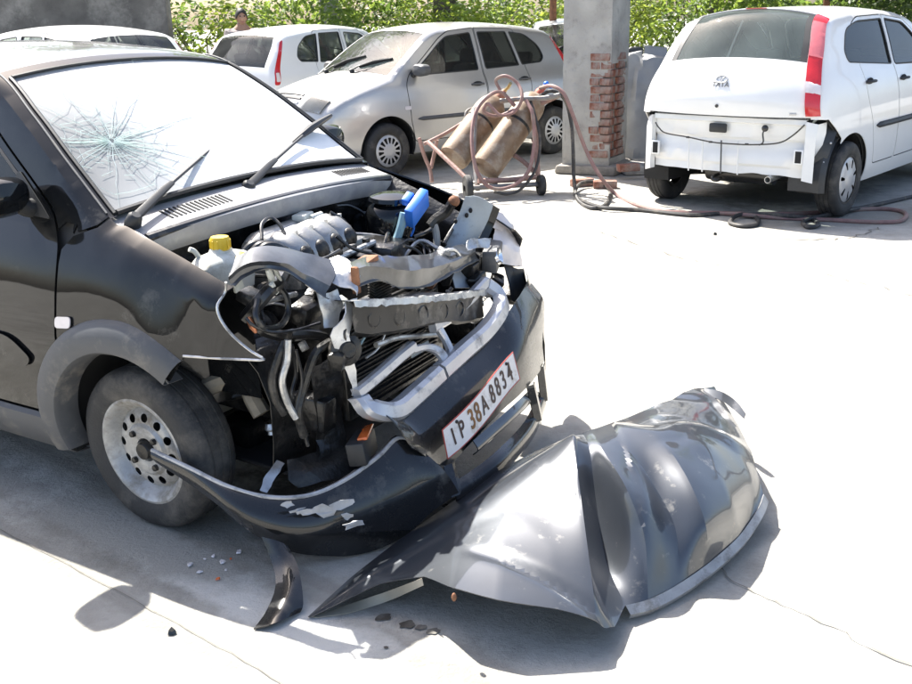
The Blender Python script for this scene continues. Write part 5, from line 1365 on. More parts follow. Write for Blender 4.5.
lb = MB(); lb.box((0.570, -0.017, 0.478), (.004, .12, .028), (0, -.1, .06), .001); part('warning_label', lb, M['tank'], rd)
# broken far headlamp; white lens sheets carry the corner's glare in their colour
hl = empty('headlamp', (0, 0, 0), 0, wk)
hb_ = MB(); c1 = Vector((0.550, 0.522, 0.686)); hb_.box(tuple(c1), (.06, .12, .085), (.15, .1, .35), .01); hb_.jitter(.012, 14, 2); part('lamp_housing', hb_, M['cladding'], hl)
cr1 = MB(); cr1.lathe([(.034, 0), (.032, .012), (.02, .006), (0, -.01)], axis_mat((0.585, 0.498, 0.695), (1, .3, .35)), n=20); part('lamp_reflector', cr1, M['chrome'], hl)
sheet('lamp_lens', [[(0.491, 0.660, 0.771), (0.523, 0.700, 0.750), (0.546, 0.730, 0.714)], [(0.495, 0.620, 0.723), (0.544, 0.660, 0.696), (0.565, 0.720, 0.662)], [(0.517, 0.620, 0.638), (0.543, 0.660, 0.624), (0.564, 0.730, 0.603)]], M['white_lens'], .004, sub=4, jit=.012, par=hl)
sheet('lamp_lens', [[(0.461, 0.660, 0.839), (0.502, 0.690, 0.814), (0.530, 0.720, 0.763)], [(0.465, 0.620, 0.784), (0.509, 0.660, 0.756), (0.547, 0.720, 0.708)]], M['white_lens'], .004, sub=4, jit=.010, seed=4, par=hl)
sheet('lamp_shell', [[(0.530, 0.660, 0.631), (0.549, 0.700, 0.600), (0.567, 0.750, 0.590)], [(0.554, 0.640, 0.565), (0.567, 0.690, 0.522), (0.585, 0.750, 0.493)], [(0.582, 0.620, 0.492), (0.591, 0.670, 0.456), (0.608, 0.740, 0.415)]], M['trim'], .004, sub=4, jit=.008, seed=5, par=hl)
sheet('lamp_bracket', [[(0.540, 0.350, 0.770), (0.540, 0.436, 0.771), (0.540, 0.541, 0.743)], [(0.560, 0.329, 0.743), (0.560, 0.416, 0.740), (0.560, 0.490, 0.728)]], M['metal'], .003, sub=4, jit=.010, par=hl)
# loose brackets and clutter behind the far end of the beam
for k, (q, s_, ro, mt_) in enumerate((((0.530, 0.391, 0.666), (.05, .06, .07), (.3, .4, .2), 'grime'), ((0.520, 0.490, 0.667), (.04, .05, .05), (.1, .2, .9), 'grime_dark'), ((0.550, 0.400, 0.621), (.05, .06, .05), (.5, .1, .2), 'grime'), ((0.520, 0.612, 0.556), (.05, .07, .06), (.2, .4, .5), 'grime_dark'), ((0.500, 0.755, 0.465), (.06, .06, .05), (.6, .1, .1), 'grime'), ((0.520, 0.134, 0.676), (.05, .06, .04), (.3, .3, .3), 'rust'), ((0.500, 0.271, 0.660), (.04, .05, .07), (.2, .2, .7), 'grime'))):
    q_ = MB(); q_.box(q, s_, ro, .008); q_.jitter(.018, 17, k+3); part('broken_mount', q_, M[mt_])
# near side: headlamp void with hoses, horn, wiring
hose('filler_hose', [(0.380, -0.636, 0.729), (0.420, -0.632, 0.770), (0.440, -0.599, 0.806), (0.420, -0.532, 0.814), (0.380, -0.457, 0.826)], .022, M['rubber'])
hose('filler_hose', [(0.420, -0.630, 0.721), (0.430, -0.627, 0.697), (0.440, -0.546, 0.657), (0.420, -0.423, 0.625)], .018, M['rubber'])
hose('loop_hose', [(0.440, -0.643, 0.793), (0.460, -0.678, 0.757), (0.470, -0.660, 0.718), (0.460, -0.582, 0.701), (0.450, -0.531, 0.729), (0.440, -0.524, 0.775), (0.420, -0.533, 0.805)], .010, M['rubber'])
hose('cable', [(0.440, -0.698, 0.754), (0.460, -0.689, 0.731), (0.480, -0.640, 0.702), (0.490, -0.548, 0.683), (0.500, -0.448, 0.679)], .005, M['rubber'])
hose('cross_tube', [(0.420, -0.632, 0.775), (0.420, -0.546, 0.769), (0.420, -0.456, 0.762)], .009, M['metal'])
hose('cross_tube', [(0.480, -0.564, 0.674), (0.500, -0.498, 0.658), (0.520, -0.449, 0.635), (0.530, -0.435, 0.607)], .016, M['grime'])
for q, s_, ro, mt_ in (((0.440, -0.585, 0.850), (.012, .018, .06), (.5, .2, .2), 'tank'), ((0.440, -0.555, 0.849), (.012, .014, .06), (.6, .2, .2), 'tank'), ((0.450, -0.583, 0.815), (.012, .016, .04), (.5, .1, .1), 'tank'), ((0.360, -0.641, 0.845), (.01, .04, .065), (.35, .1, .1), 'tank'), ((0.360, -0.591, 0.782), (.05, .08, .03), (0, .4, .3), 'grime'), ((0.420, -0.415, 0.701), (.07, .12, .06), (.1, .3, .2), 'grime'), ((0.400, -0.341, 0.711), (.06, .08, .08), (.2, .1, .4), 'grime_dark')):
    q_ = MB(); q_.box(q, s_, ro, min(s_)*.25); q_.jitter(.008, 16, s_[2]*90); part('lamp_mount', q_, M[mt_])
cop = MB(); cop.tube(cr([(0.440, -0.690, 0.752), (0.450, -0.683, 0.727), (0.460, -0.684, 0.708)], 4), [.008, .012, .004], 7); part('copper_end', cop, mat('copper', (.50, .20, .10), .4, .7, .2, 20))
hn = MB(); hn.lathe([(0, -.02), (.03, -.02), (.05, -.01), (.05, .012), (.03, .018), (.022, .03), (0, .03)], axis_mat((0.600, -0.461, 0.615), (1, -.5, .2)), n=22); part('horn', hn, M['grime'])
hn = MB(); hn.box((0.590, -0.484, 0.593), (.05, .07, .06), (.2, .1, .4), .012); hn.jitter(.01, 16, 5); part('horn_bracket', hn, M['grime'])
for k, (pp, r_, mt_) in enumerate((
        ([(0.500, -0.615, 0.667), (0.500, -0.645, 0.633), (0.490, -0.666, 0.571), (0.490, -0.661, 0.507), (0.500, -0.639, 0.451)], .012, 'grime'),
        ([(0.520, -0.619, 0.678), (0.520, -0.630, 0.620), (0.510, -0.648, 0.556), (0.510, -0.630, 0.482), (0.520, -0.611, 0.432)], .011, 'metal'),
        ([(0.550, -0.468, 0.632), (0.540, -0.523, 0.615), (0.530, -0.554, 0.560), (0.520, -0.577, 0.497), (0.520, -0.601, 0.441), (0.520, -0.582, 0.363)], .014, 'grime'),
        ([(0.520, -0.604, 0.658), (0.500, -0.573, 0.561), (0.500, -0.599, 0.494), (0.510, -0.583, 0.414), (0.520, -0.567, 0.325)], .006, 'rubber'),
        ([(0.540, -0.611, 0.648), (0.530, -0.583, 0.545), (0.520, -0.608, 0.457)], .005, 'rubber'),
        ([(0.600, -0.428, 0.703), (0.610, -0.474, 0.668), (0.610, -0.450, 0.611)], .006, 'rubber'),
        ([(0.580, -0.206, 0.661), (0.580, -0.222, 0.605), (0.580, -0.269, 0.558), (0.570, -0.321, 0.539)], .004, 'metal'),
        ([(0.580, -0.347, 0.640), (0.580, -0.294, 0.651), (0.570, -0.237, 0.648)], .004, 'cyan_hose'),
        ([(0.580, -0.361, 0.596), (0.580, -0.317, 0.625), (0.570, -0.259, 0.641)], .004, 'cyan_hose'),
        ([(0.200, -0.348, 0.887), (0.160, -0.298, 0.926), (0.150, -0.238, 0.934), (0.200, -0.245, 0.900), (0.260, -0.292, 0.835)], .006, 'rubber'),
        ([(0.150, 0.066, 0.901), (0.180, 0.110, 0.860), (0.220, 0.083, 0.818), (0.250, 0.007, 0.800)], .006, 'rubber'),
        ([(0.020, 0.265, 0.880), (0.020, 0.350, 0.865), (0.050, 0.410, 0.818), (0.100, 0.414, 0.742)], .007, 'rubber'),
        ([(0.280, -0.071, 0.853), (0.320, -0.039, 0.809), (0.360, 0.020, 0.780), (0.420, 0.029, 0.763)], .006, 'grime'),
        ([(0.340, -0.331, 0.858), (0.380, -0.324, 0.828), (0.400, -0.278, 0.834), (0.400, -0.205, 0.844)], .006, 'rubber'),
        ([(0.360, -0.431, 0.850), (0.380, -0.382, 0.828), (0.380, -0.294, 0.828)], .008, 'grime'),
        ([(0.360, 0.306, 0.772), (0.420, 0.293, 0.736), (0.480, 0.136, 0.739), (0.480, 0.015, 0.779)], .005, 'rubber'),
        ([(0.400, 0.157, 0.784), (0.420, 0.202, 0.762), (0.460, 0.217, 0.720)], .006, 'grime'),
        ([(0.400, 0.421, 0.738), (0.380, 0.513, 0.773), (0.340, 0.655, 0.799)], .008, 'rubber'))):
    hose('hanging_loom' if k < 5 else 'engine_wire', pp, r_, M[mt_])
sp = MB(); sp.sphere((0.580, -0.363, 0.809), (.012, .012, .012), 8, 6); part('rusted_bolt', sp, M['rust'])
# wheel well: drive shaft boot, lower arm, tie rod, crumpled liner
hose('lower_arm', [(0.140, -0.595, 0.454), (0.200, -0.556, 0.478), (0.260, -0.539, 0.470), (0.300, -0.552, 0.428), (0.330, -0.553, 0.387)], .030, mat('dusty_arm', (.24, .21, .16), .75, .1, .3, 12))
hose('tie_rod', [(0.120, -0.546, 0.399), (0.180, -0.508, 0.404), (0.240, -0.467, 0.429)], .012, M['grime'])
bj = MB(); bj.lathe([(.020, 0), (.022, .018), (.014, .024), (.014, .034), (0, .034)], axis_mat((0.360, -0.545, 0.356), (.2, -.3, -1)), n=14); part('ball_joint', bj, M['metal'])
wr = MB(); rows = []
for y in (-.60, -.48, -.40):
    rows.append([(x, y+.02*noise.noise((x*9, y*9, 2)), z) for x, z in ((.28, .62), (.36, .55), (.40, .44), (.42, .32), (.40, .20))])
wr.grid(rows); wr.jitter(.03, 7, 2); part('wheel_liner', wr, M['grime_dark'], solid=.003)
lw = sheet('torn_liner', [[(0.500, -0.500, 0.551), (0.520, -0.397, 0.561)], [(0.500, -0.492, 0.444), (0.520, -0.390, 0.426)], [(0.500, -0.496, 0.312), (0.540, -0.417, 0.304)], [(0.520, -0.516, 0.264), (0.560, -0.438, 0.251)]], M['grime_dark'], .003, sub=3, jit=.012, seed=2)
sheet('skid_plate', [[(0.460, -0.604, 0.273), (0.500, -0.499, 0.280), (0.560, -0.426, 0.270)], [(0.500, -0.636, 0.243), (0.550, -0.555, 0.246), (0.600, -0.460, 0.245)], [(0.520, -0.617, 0.212), (0.580, -0.548, 0.210), (0.620, -0.458, 0.222)]], M['grime'], .004, sub=3, jit=.014, seed=4)
sheet('torn_liner', [[(0.440, -0.714, 0.216), (0.460, -0.702, 0.209)], [(0.430, -0.664, 0.251), (0.450, -0.643, 0.234)], [(0.420, -0.605, 0.265), (0.440, -0.592, 0.257)]], M['metal'], .003, sub=3, jit=.008, seed=8)
bk_ = MB(); bk_.box((.16, -.20, .20), (.5, .7, .015), (0, .04, 0), .004); bk_.jitter(.02, 5, 3); part('engine_undertray', bk_, M['dark'])

# loose wires, clips and connectors strewn through the bay
rw = random.Random(21)
for k in range(34):
    a_ = Vector((rw.uniform(.05, .50), rw.uniform(-.52, .46), rw.uniform(.66, .80))); b_ = a_+Vector((rw.uniform(-.12, .16), rw.uniform(-.2, .2), rw.uniform(-.10, .04))); c_ = a_.lerp(b_, .5)+Vector((rw.uniform(-.05, .05), rw.uniform(-.05, .05), rw.uniform(.0, .05)))
    if a_.z > .88-.4*max(0, a_.x): a_.z -= .05
    hose('engine_wire', [a_, c_, b_], rw.choice((.003, .004, .005, .007)), M[rw.choice(('rubber', 'rubber', 'grime_dark', 'grime', 'metal'))], n=5, seg=6)
for k in range(46):
    q_ = MB(); s_ = rw.uniform(.012, .034); q_.box((rw.uniform(.10, .54), rw.uniform(-.56, .48), rw.uniform(.50, .76)), (s_, s_*rw.uniform(.8, 1.8), s_*rw.uniform(.6, 1.2)), (rw.uniform(0, 1), rw.uniform(0, 1), rw.uniform(0, 3)), s_*.15)
    part('connector', q_, M[rw.choice(('grime', 'grime_dark', 'metal', 'trim', 'alloy', 'rust', 'tank'))])
for k in range(16):
    q_ = MB(); p_ = (rw.uniform(.10, .52), rw.uniform(-.5, .45), rw.uniform(.55, .78)); q_.lathe([(0, 0), (.008, 0), (.012, .004), (.012, .010), (.007, .014), (.007, .03), (0, .03)], axis_mat(p_, (rw.uniform(-1, 1), rw.uniform(-1, 1), 1)), n=8); part('bolt', q_, M['metal'])

# ---- torn bumper, grille frame, plate ------------------------------------
def shell(name, rails, mt, par=None, n=5, t=.004, jit=.0, seed=0, m=3):
    """surface lofted through rails (each a list of points)"""
    C = [cr(r, n) for r in rails]; k = len(C[0])
    cols = [cr([c[i] for c in C], m) for i in range(k)]
    rows = [[cols[i][j] for i in range(k)] for j in range(len(cols[0]))]
    mb = MB().grid(rows)
    if jit: mb.jitter(jit, 9, seed)
    return part(name, mb, mt, par, solid=t, off=0, angle=65)
def out(p, d):
    """push a bumper point outwards in plan"""
    v = Vector((max(0, p[0]-.15)*1.4, p[1]*.6, 0)).normalized(); q = Vector(p)+v*d; return q
A_ = [(0.098, -0.800, 0.312), (0.256, -0.800, 0.288), (0.399, -0.785, 0.253), (0.502, -0.730, 0.221), (0.586, -0.650, 0.213), (0.649, -0.560, 0.238), (0.701, -0.460, 0.285), (0.729, -0.390, 0.326), (0.767, -0.350, 0.292)]
B_ = [(0.114, -0.800, 0.276), (0.311, -0.800, 0.212), (0.445, -0.790, 0.136), (0.543, -0.750, 0.077), (0.625, -0.670, 0.029), (0.697, -0.570, 0.006), (0.769, -0.470, 0.024), (0.846, -0.380, 0.105), (0.879, -0.290, 0.135)]
mid = [tuple(out(Vector(a).lerp(Vector(b), .45), .035 if i > 1 else .008)) for i, (a, b) in enumerate(zip(A_, B_))]
top2 = [tuple(Vector(a)+Vector((-.02, .015, -.012))) for a in A_]
bumper = shell('front_bumper', [top2, A_, mid, B_], M['bumper_plastic'], jit=.004, seed=1)
lp = MB(); lp.tube(cr(A_, 5), .007, 7); part('bumper_lip', lp, mat('rubbed_edge', (.42, .42, .42), .45, .2, .3, 14, dirt=(.1, .1, .1), dscale=18, damt=.3), bumper)
T_ = [(0.636, -0.420, 0.435), (0.690, -0.340, 0.390), (0.701, -0.100, 0.412), (0.700, 0.200, 0.456), (0.699, 0.380, 0.522), (0.646, 0.600, 0.553), (0.609, 0.730, 0.538)]
L_ = [(0.800, -0.420, 0.320), (0.811, -0.250, 0.193), (0.817, -0.110, 0.215), (0.818, 0.100, 0.257), (0.798, 0.340, 0.265), (0.729, 0.600, 0.266), (0.652, 0.770, 0.337)]
mid2 = [tuple(Vector(a).lerp(Vector(b), .42)+Vector((.030, 0, .008))) for a, b in zip(T_, L_)]
shell('bumper_centre', [T_, mid2, L_], M['bumper_plastic'], bumper, jit=.003, seed=4)
# far end of the bumper, wrapping round the corner
shell('bumper_end', [[(0.646, 0.600, 0.553), (0.611, 0.700, 0.566), (0.547, 0.780, 0.582)], [(0.714, 0.620, 0.388), (0.649, 0.740, 0.396), (0.576, 0.820, 0.458)], [(0.728, 0.620, 0.218), (0.658, 0.760, 0.230), (0.594, 0.840, 0.309)], [(0.753, 0.580, 0.118), (0.687, 0.720, 0.144), (0.619, 0.820, 0.232)]], M['bumper_plastic'], bumper, n=4)
# lower bar, blade, struts
lb_ = [(0.867, -0.290, 0.125), (0.895, -0.180, 0.140), (0.910, -0.040, 0.157), (0.856, 0.260, 0.141), (0.758, 0.560, 0.134)]
shell('lower_bar', [[tuple(Vector(p)+Vector((-.03, 0, .02))) for p in lb_], lb_, [tuple(Vector(p)+Vector((.0, 0, -.045))) for p in lb_], [tuple(Vector(p)+Vector((-.05, 0, -.055))) for p in lb_]], M['bumper_plastic'], bumper)
bl2 = [(0.854, -0.120, 0.206), (0.850, 0.020, 0.215), (0.839, 0.200, 0.221), (0.788, 0.440, 0.198)]
shell('intake_blade', [[tuple(Vector(p)+Vector((-.02, 0, .028))) for p in bl2], bl2, [tuple(Vector(p)+Vector((-.02, 0, -.022))) for p in bl2]], mat('glossy_blade', (.03, .034, .04), .15, 0, .2, 8, coat=1), bumper)
for q0, q1 in (((0.819, -0.250, 0.205), (0.871, -0.290, 0.126)), ((0.796, 0.360, 0.266), (0.829, 0.360, 0.130)), ((0.736, 0.560, 0.263), (0.754, 0.560, 0.125))):
    q_ = MB(); a_, b_ = Vector(q0), Vector(q1); rows = [[p+Vector((0, -.03, 0)), p+Vector((.012, 0, 0)), p+Vector((0, .03, 0))] for p in (a_, a_.lerp(b_, .5), b_)]
    q_.grid(rows); part('bumper_strut', q_, M['bumper_plastic'], bumper, solid=.004)
# lower inner ledge with caught light put into its dust colour, fog lamp recess, orange lens
shell('bumper_ledge', [[(0.774, -0.440, 0.080), (0.810, -0.380, 0.131), (0.831, -0.320, 0.144)], [(0.757, -0.440, 0.048), (0.810, -0.360, 0.094), (0.840, -0.300, 0.123)]], mat('dusty_lit_ledge', (.36, .34, .29), .8, 0, .2, 14), bumper)
fb = MB(); fb.box((0.642, -0.460, 0.305), (.06, .13, .075), (0, -.15, .35), .008); part('fog_lamp_recess', fb, M['trim'], bumper)
ol = MB(); ol.box((0.645, -0.440, 0.345), (.03, .11, .010), (0, -.25, .4), .003); ol.jitter(.006, 20, 3); part('indicator_lens', ol, M['orange'], bumper)
# torn paint flakes standing off the corner
rf = random.Random(4)
for k, (q, s_) in enumerate((((0.642, -0.665, 0.198), .055), ((0.675, -0.630, 0.210), .04), ((0.611, -0.700, 0.203), .035), ((0.586, -0.715, 0.207), .028), ((0.707, -0.620, 0.148), .04), ((0.694, -0.630, 0.175), .03), ((0.563, -0.730, 0.227), .024))):
    m_ = MB(); c_ = out(q, .030); pts = []
    nk = 11
    for i in range(nk):
        an = 2*math.pi*i/nk; r_ = s_*rf.uniform(.45, 1.1)
        tv = Vector((.62, .78, 0)); pts.append(c_+tv*math.cos(an)*r_+Vector((0, 0, 1))*math.sin(an)*r_*.42+out((0.5, -.5, 0), 1).normalized()*0+Vector((.5, -.6, .2))*rf.uniform(0, .010))
    m_.ngon(pts); part('paint_flake', m_, M['primer'], bumper, smooth=False, solid=.002)
# hanging plastic flap
shell('hanging_flap', [[(0.524, -0.800, 0.133), (0.563, -0.790, 0.126), (0.593, -0.770, 0.104)], [(0.569, -0.816, 0.075), (0.613, -0.813, 0.080), (0.657, -0.804, 0.075)], [(0.634, -0.876, 0.045), (0.680, -0.868, 0.055), (0.701, -0.844, 0.045)], [(0.670, -0.953, 0.020), (0.711, -0.932, 0.034), (0.738, -0.885, 0.022)], [(0.681, -1.022, 0.004), (0.729, -0.987, 0.018), (0.739, -0.901, 0.006)]], M['bumper_plastic'], bumper, jit=.003, seed=5)
# grille frame: satin surround with broken honeycomb strips and a forked centre piece
satin = mat('satin_grille', (.50, .50, .51), .30, .4, .15, 9, coat=.4, dirt=(.08, .08, .08), dscale=10, damt=.25)
gr = empty('grille', (0, 0, 0), 0, wk)
def bar(name, pts, w, d, mt, par, up=(1, 0, .25), n=5, tap=None):
    P = cr(pts, n); rows = []; U = Vector(up).normalized()
    for i, p in enumerate(P):
        t = (P[min(i+1, len(P)-1)]-P[max(i-1, 0)]).normalized(); s_ = t.cross(U).normalized(); f_ = 1 if tap is None else float(np.interp(i/(len(P)-1), np.linspace(0, 1, len(tap)), tap))
        rows.append([p+s_*w*f_*.5-U*d, p+s_*w*f_*.5, p+s_*w*f_*.3+U*d*.4, p-s_*w*f_*.3+U*d*.4, p-s_*w*f_*.5, p-s_*w*f_*.5-U*d])
    mb = MB().grid(rows, close=True); mb.ngon(rows[0][::-1]); mb.ngon(rows[-1]); return part(name, mb, mt, par)
bar('grille_surround', [(0.640, -0.443, 0.466), (0.680, -0.439, 0.433), (0.710, -0.357, 0.400), (0.715, -0.252, 0.415), (0.710, -0.101, 0.439)], .060, .034, satin, gr)
bar('grille_surround', [(0.700, -0.073, 0.435), (0.705, 0.075, 0.468), (0.700, 0.237, 0.494), (0.680, 0.377, 0.536), (0.630, 0.438, 0.568), (0.600, 0.394, 0.613)], .060, .034, satin, gr)
bar('grille_top', [(0.630, -0.449, 0.473), (0.640, -0.347, 0.500), (0.645, -0.243, 0.527), (0.640, -0.149, 0.539)], .036, .022, satin, gr)
bar('grille_top', [(0.630, -0.018, 0.566), (0.620, 0.114, 0.567), (0.610, 0.254, 0.588), (0.600, 0.402, 0.622)], .040, .022, satin, gr)
bar('grille_fork', [(0.645, -0.169, 0.532), (0.650, -0.088, 0.519), (0.670, -0.041, 0.490), (0.700, -0.034, 0.444)], .026, .014, satin, gr, tap=[1, .9, 1.3, 2])
bar('grille_fork', [(0.630, 0.019, 0.552), (0.650, 0.030, 0.509), (0.675, 0.020, 0.473), (0.700, -0.022, 0.440)], .026, .014, satin, gr, tap=[1.2, .9, 1.2, 2])
bar('grille_stay', [(0.600, 0.402, 0.611), (0.620, 0.433, 0.545), (0.660, 0.475, 0.453), (0.700, 0.464, 0.391)], .024, .014, M['bumper_plastic'], gr)
for (p0, p1, q0, q1, nn) in (((0.610, -0.452, 0.480), (0.620, -0.228, 0.539), (0.620, -0.428, 0.451), (0.630, -0.200, 0.512), 15), ((0.600, 0.165, 0.544), (0.585, 0.397, 0.584), (0.600, 0.205, 0.514), (0.590, 0.425, 0.558), 12)):
    p0, p1, q0, q1 = map(Vector, (p0, p1, q0, q1)); wm = MB()
    wm.tube([p0, p1], .0022, 5); wm.tube([q0, q1], .0022, 5)
    for k in range(nn):
        wm.tube([p0.lerp(p1, k/nn), q0.lerp(q1, (k+.5)/nn), p0.lerp(p1, (k+1)/nn)], .0016, 4)
    wm.tube([p0.lerp(q0, .5), p1.lerp(q1, .5)], .0016, 4)
    tag(part('grille_mesh', wm, M['metal'], gr), kind='stuff')
# number plate, bent, with its characters
TL, TR, BR_, BL_ = (Vector(v) for v in ((0.835, -0.304, 0.342), (0.828, 0.185, 0.447), (0.845, 0.204, 0.345), (0.850, -0.292, 0.243)))
def plate_pt(u, v, o_=0):
    p = TL.lerp(TR, u).lerp(BL_.lerp(BR_, u), v); n_ = (TR-TL).cross(BL_-TL).normalized()
    if n_.x < 0: n_ = -n_
    return p+n_*(o_+.010*math.sin(u*math.pi*1.6)-.012*max(0, .12-u)*4*v)
pm = MB(); pm.grid([[plate_pt(u, v) for u in np.linspace(0, 1, 21)] for v in np.linspace(0, 1, 6)]); plate = part('number_plate', pm, M['plate_white'], wk, solid=.003, off=0)
ed = MB(); ed.tube([plate_pt(u, 0, .001) for u in np.linspace(0, 1, 14)]+[plate_pt(1, v, .001) for v in np.linspace(.1, 1, 5)]+[plate_pt(u, 1, .001) for u in np.linspace(1, 0, 14)]+[plate_pt(0, v, .001) for v in np.linspace(1, 0, 5)], .0022, 5); part('plate_border', ed, M['plate_red'], plate)
for ch, u, s_, mt_ in (('I', .085, .082, 'plate_ink'), ('P', .175, .082, 'plate_ink'), ('3', .295, .098, 'plate_ink_brown'), ('8', .375, .098, 'plate_ink_brown'), ('A', .475, .088, 'plate_ink'), ('8', .605, .094, 'plate_ink'), ('8', .70, .094, 'plate_ink'), ('3', .795, .094, 'plate_ink'), ('4', .895, .094, 'plate_ink')):
    c_ = plate_pt(u, .5, .003); x_ = (plate_pt(u+.02, .5, .003)-plate_pt(u-.02, .5, .003)).normalized(); y_ = (plate_pt(u, .3, .003)-plate_pt(u, .7, .003)); y_ = (y_-x_*y_.dot(x_)).normalized(); z_ = x_.cross(y_)
    put_text('plate_character', ch, s_, Matrix(((x_.x*.72, y_.x, z_.x, c_.x), (x_.y*.72, y_.y, z_.y, c_.y), (x_.z*.72, y_.z, z_.z, c_.z), (0, 0, 0, 1))), M[mt_], plate, ext=.0006, bold=.0012)
for u in (.14, .88):
    bo = MB(); bo.sphere(plate_pt(u, .12, .003), (.006, .006, .006), 8, 6); part('plate_bolt', bo, M['grime'], plate)

# ================================================================== the torn-off bonnet lying on the floor
bo_root = empty('detached_bonnet', (.35, 2.75, 0)); tag(bo_root, 'crumpled glossy black car bonnet lying detached on the concrete', 'car bonnet')
HC = [  # columns from the pointed end to the flapped end; each: far edge, crest, two inner points, near edge
    [(-0.421, 2.337, 0.004), (-0.418, 2.334, 0.006), None, None, (-0.412, 2.331, 0.008)],
    [(-0.314, 2.493, 0.030), (-0.273, 2.431, 0.070), None, None, (-0.223, 2.364, 0.085)],
    [(-0.190, 2.675, 0.040), (-0.134, 2.526, 0.110), None, None, (-0.100, 2.321, 0.130)],
    [(-0.063, 2.805, 0.070), (-0.003, 2.622, 0.155), None, None, (-0.025, 2.216, 0.160)],
    [(0.101, 2.944, 0.120), (0.147, 2.711, 0.215), None, None, (0.090, 2.164, 0.155)],
    [(0.248, 2.948, 0.200), (0.265, 2.746, 0.275), None, None, (0.236, 2.156, 0.130)],
    [(0.352, 2.820, 0.310), (0.346, 2.744, 0.330), None, None, (0.338, 2.149, 0.100)],
    [(0.363, 2.808, 0.315), (0.360, 2.734, 0.318), (0.331, 2.562, 0.255), (0.328, 2.390, 0.160), (0.389, 2.190, 0.050)],
    [(0.390, 2.852, 0.305), (0.394, 2.721, 0.300), (0.398, 2.604, 0.200), (0.406, 2.444, 0.095), (0.435, 2.292, 0.045)],
    [(0.423, 2.886, 0.300), (0.425, 2.729, 0.315), (0.469, 2.518, 0.280), (0.505, 2.419, 0.170), (0.503, 2.325, 0.040)],
    [(0.483, 2.946, 0.290), (0.488, 2.781, 0.310), (0.563, 2.622, 0.245), (0.610, 2.494, 0.150), (0.593, 2.391, 0.040)],
    [(0.615, 3.098, 0.270), (0.604, 2.875, 0.300), (0.648, 2.668, 0.285), (0.688, 2.496, 0.185), (0.704, 2.485, 0.050)],
    [(0.775, 3.283, 0.240), (0.750, 3.037, 0.270), (0.763, 2.822, 0.265), (0.799, 2.632, 0.175), (0.826, 2.616, 0.060)],
    [(0.904, 3.443, 0.210), (0.890, 3.216, 0.230), (0.891, 3.006, 0.215), (0.921, 2.853, 0.150), (0.919, 2.744, 0.080)],
    [(0.984, 3.542, 0.170), (0.981, 3.334, 0.180), (0.976, 3.133, 0.165), (0.968, 2.932, 0.125), (0.961, 2.823, 0.090)]]
o0 = Vector((.35, 2.75, 0))
for c in HC:
    if c[2] is None:
        c[2] = tuple(Vector(c[1]).lerp(Vector(c[4]), .33)); c[3] = tuple(Vector(c[1]).lerp(Vector(c[4]), .67))
HC = [[Vector(p)-o0 for p in c] for c in HC]
Cc = [cr(c, 13) for c in HC]
def lin(P, n):
    return [P[i].lerp(P[i+1], k/n) for i in range(len(P)-1) for k in range(n)]+[P[-1].copy()]
rowsH = []
for j in range(len(Cc[0])):
    q = [c[j] for c in Cc]; rowsH.append([a_.lerp(b_, .62) for a_, b_ in zip(cr(q, 11), lin(q, 11))])   # straight panels between sharp folds
hbm = MB()
KA, KB = Vector((0.004, 2.407, 0.190))-o0, Vector((0.358, 2.161, 0.100))-o0
def dent(p):
    # pressed creases and small ripples of buckled sheet
    q = Vector((p.x*2.6+p.y*1.3, p.y*2.6-p.x*1.1, 2)); r_ = abs(noise.noise(q))
    z = .012*max(0, .22-r_)/.22*min(1, p.z*6)*(1 if p.x > .15 else .15)
    z += .007*noise.noise((p.x*7, p.y*7, 5))*min(1, p.z*8)*(1 if p.x > .15 else .25)
    ab = KB-KA; t_ = ((p.x-KA.x)*ab.x+(p.y-KA.y)*ab.y)/(ab.x*ab.x+ab.y*ab.y); d = ((p.x-KA.x)*ab.y-(p.y-KA.y)*ab.x)/math.hypot(ab.x, ab.y)   # one straight crease across the near half
    if 0 < t_ < 1.1: z += -.014*math.exp(-(d/.020)**2)*min(1, t_*2.5)
    return Vector((p.x, p.y, p.z+z))
rowsH = [[dent(p) for p in r] for r in rowsH]
hbm.grid(rowsH)
bskin = mat('bonnet_black_metallic', (.055, .061, .07), .33, .5, .1, 4, coat=1, dirt=(.20, .19, .17), dscale=14, damt=.06, drough=.5, rvar=.03)
hood = hbm.build('bonnet_skin', bskin, bo_root, solid=.0025, off=0, angle=20)
cream = mat('bonnet_underside', (.40, .36, .28), .6, 0, .2, 9)
inn = [[p+Vector((0, .01, -.022)) for p in r[22:-30:2]] for r in rowsH[8:-10:2]]
hin = MB().grid(inn); hin.build('inner_frame', M['black'], bo_root, solid=.003)
fl_ = [Vector(p)-o0 for p in ((-0.411, 2.340, 0.002), (-0.325, 2.386, 0.004), (-0.214, 2.403, 0.035), (-0.105, 2.316, 0.130))]
f2_ = [Vector(p)-o0 for p in ((-0.394, 2.334, 0.002), (-0.308, 2.354, 0.002), (-0.206, 2.397, 0.010), (-0.101, 2.313, 0.110))]
MB().grid([cr(fl_, 6), cr(f2_, 6)]).build('edge_flange', cream, bo_root, solid=.002)
# folded lip along the near right edge
edge = [c[-1] for c in Cc]; edge = cr(edge[8:], 9)
lipm = mat('scratched_lip', (.30, .30, .30), .4, .3, .25, 14, dirt=(.08, .08, .08), dscale=12, damt=.35)
MB().grid([[p+Vector((0, 0, .002)) for p in edge], [p+Vector((.012, -.012, -.018)) for p in edge], [p+Vector((.010, -.004, -.034)) for p in edge]]).build('edge_flange', lipm, bo_root, solid=.003)
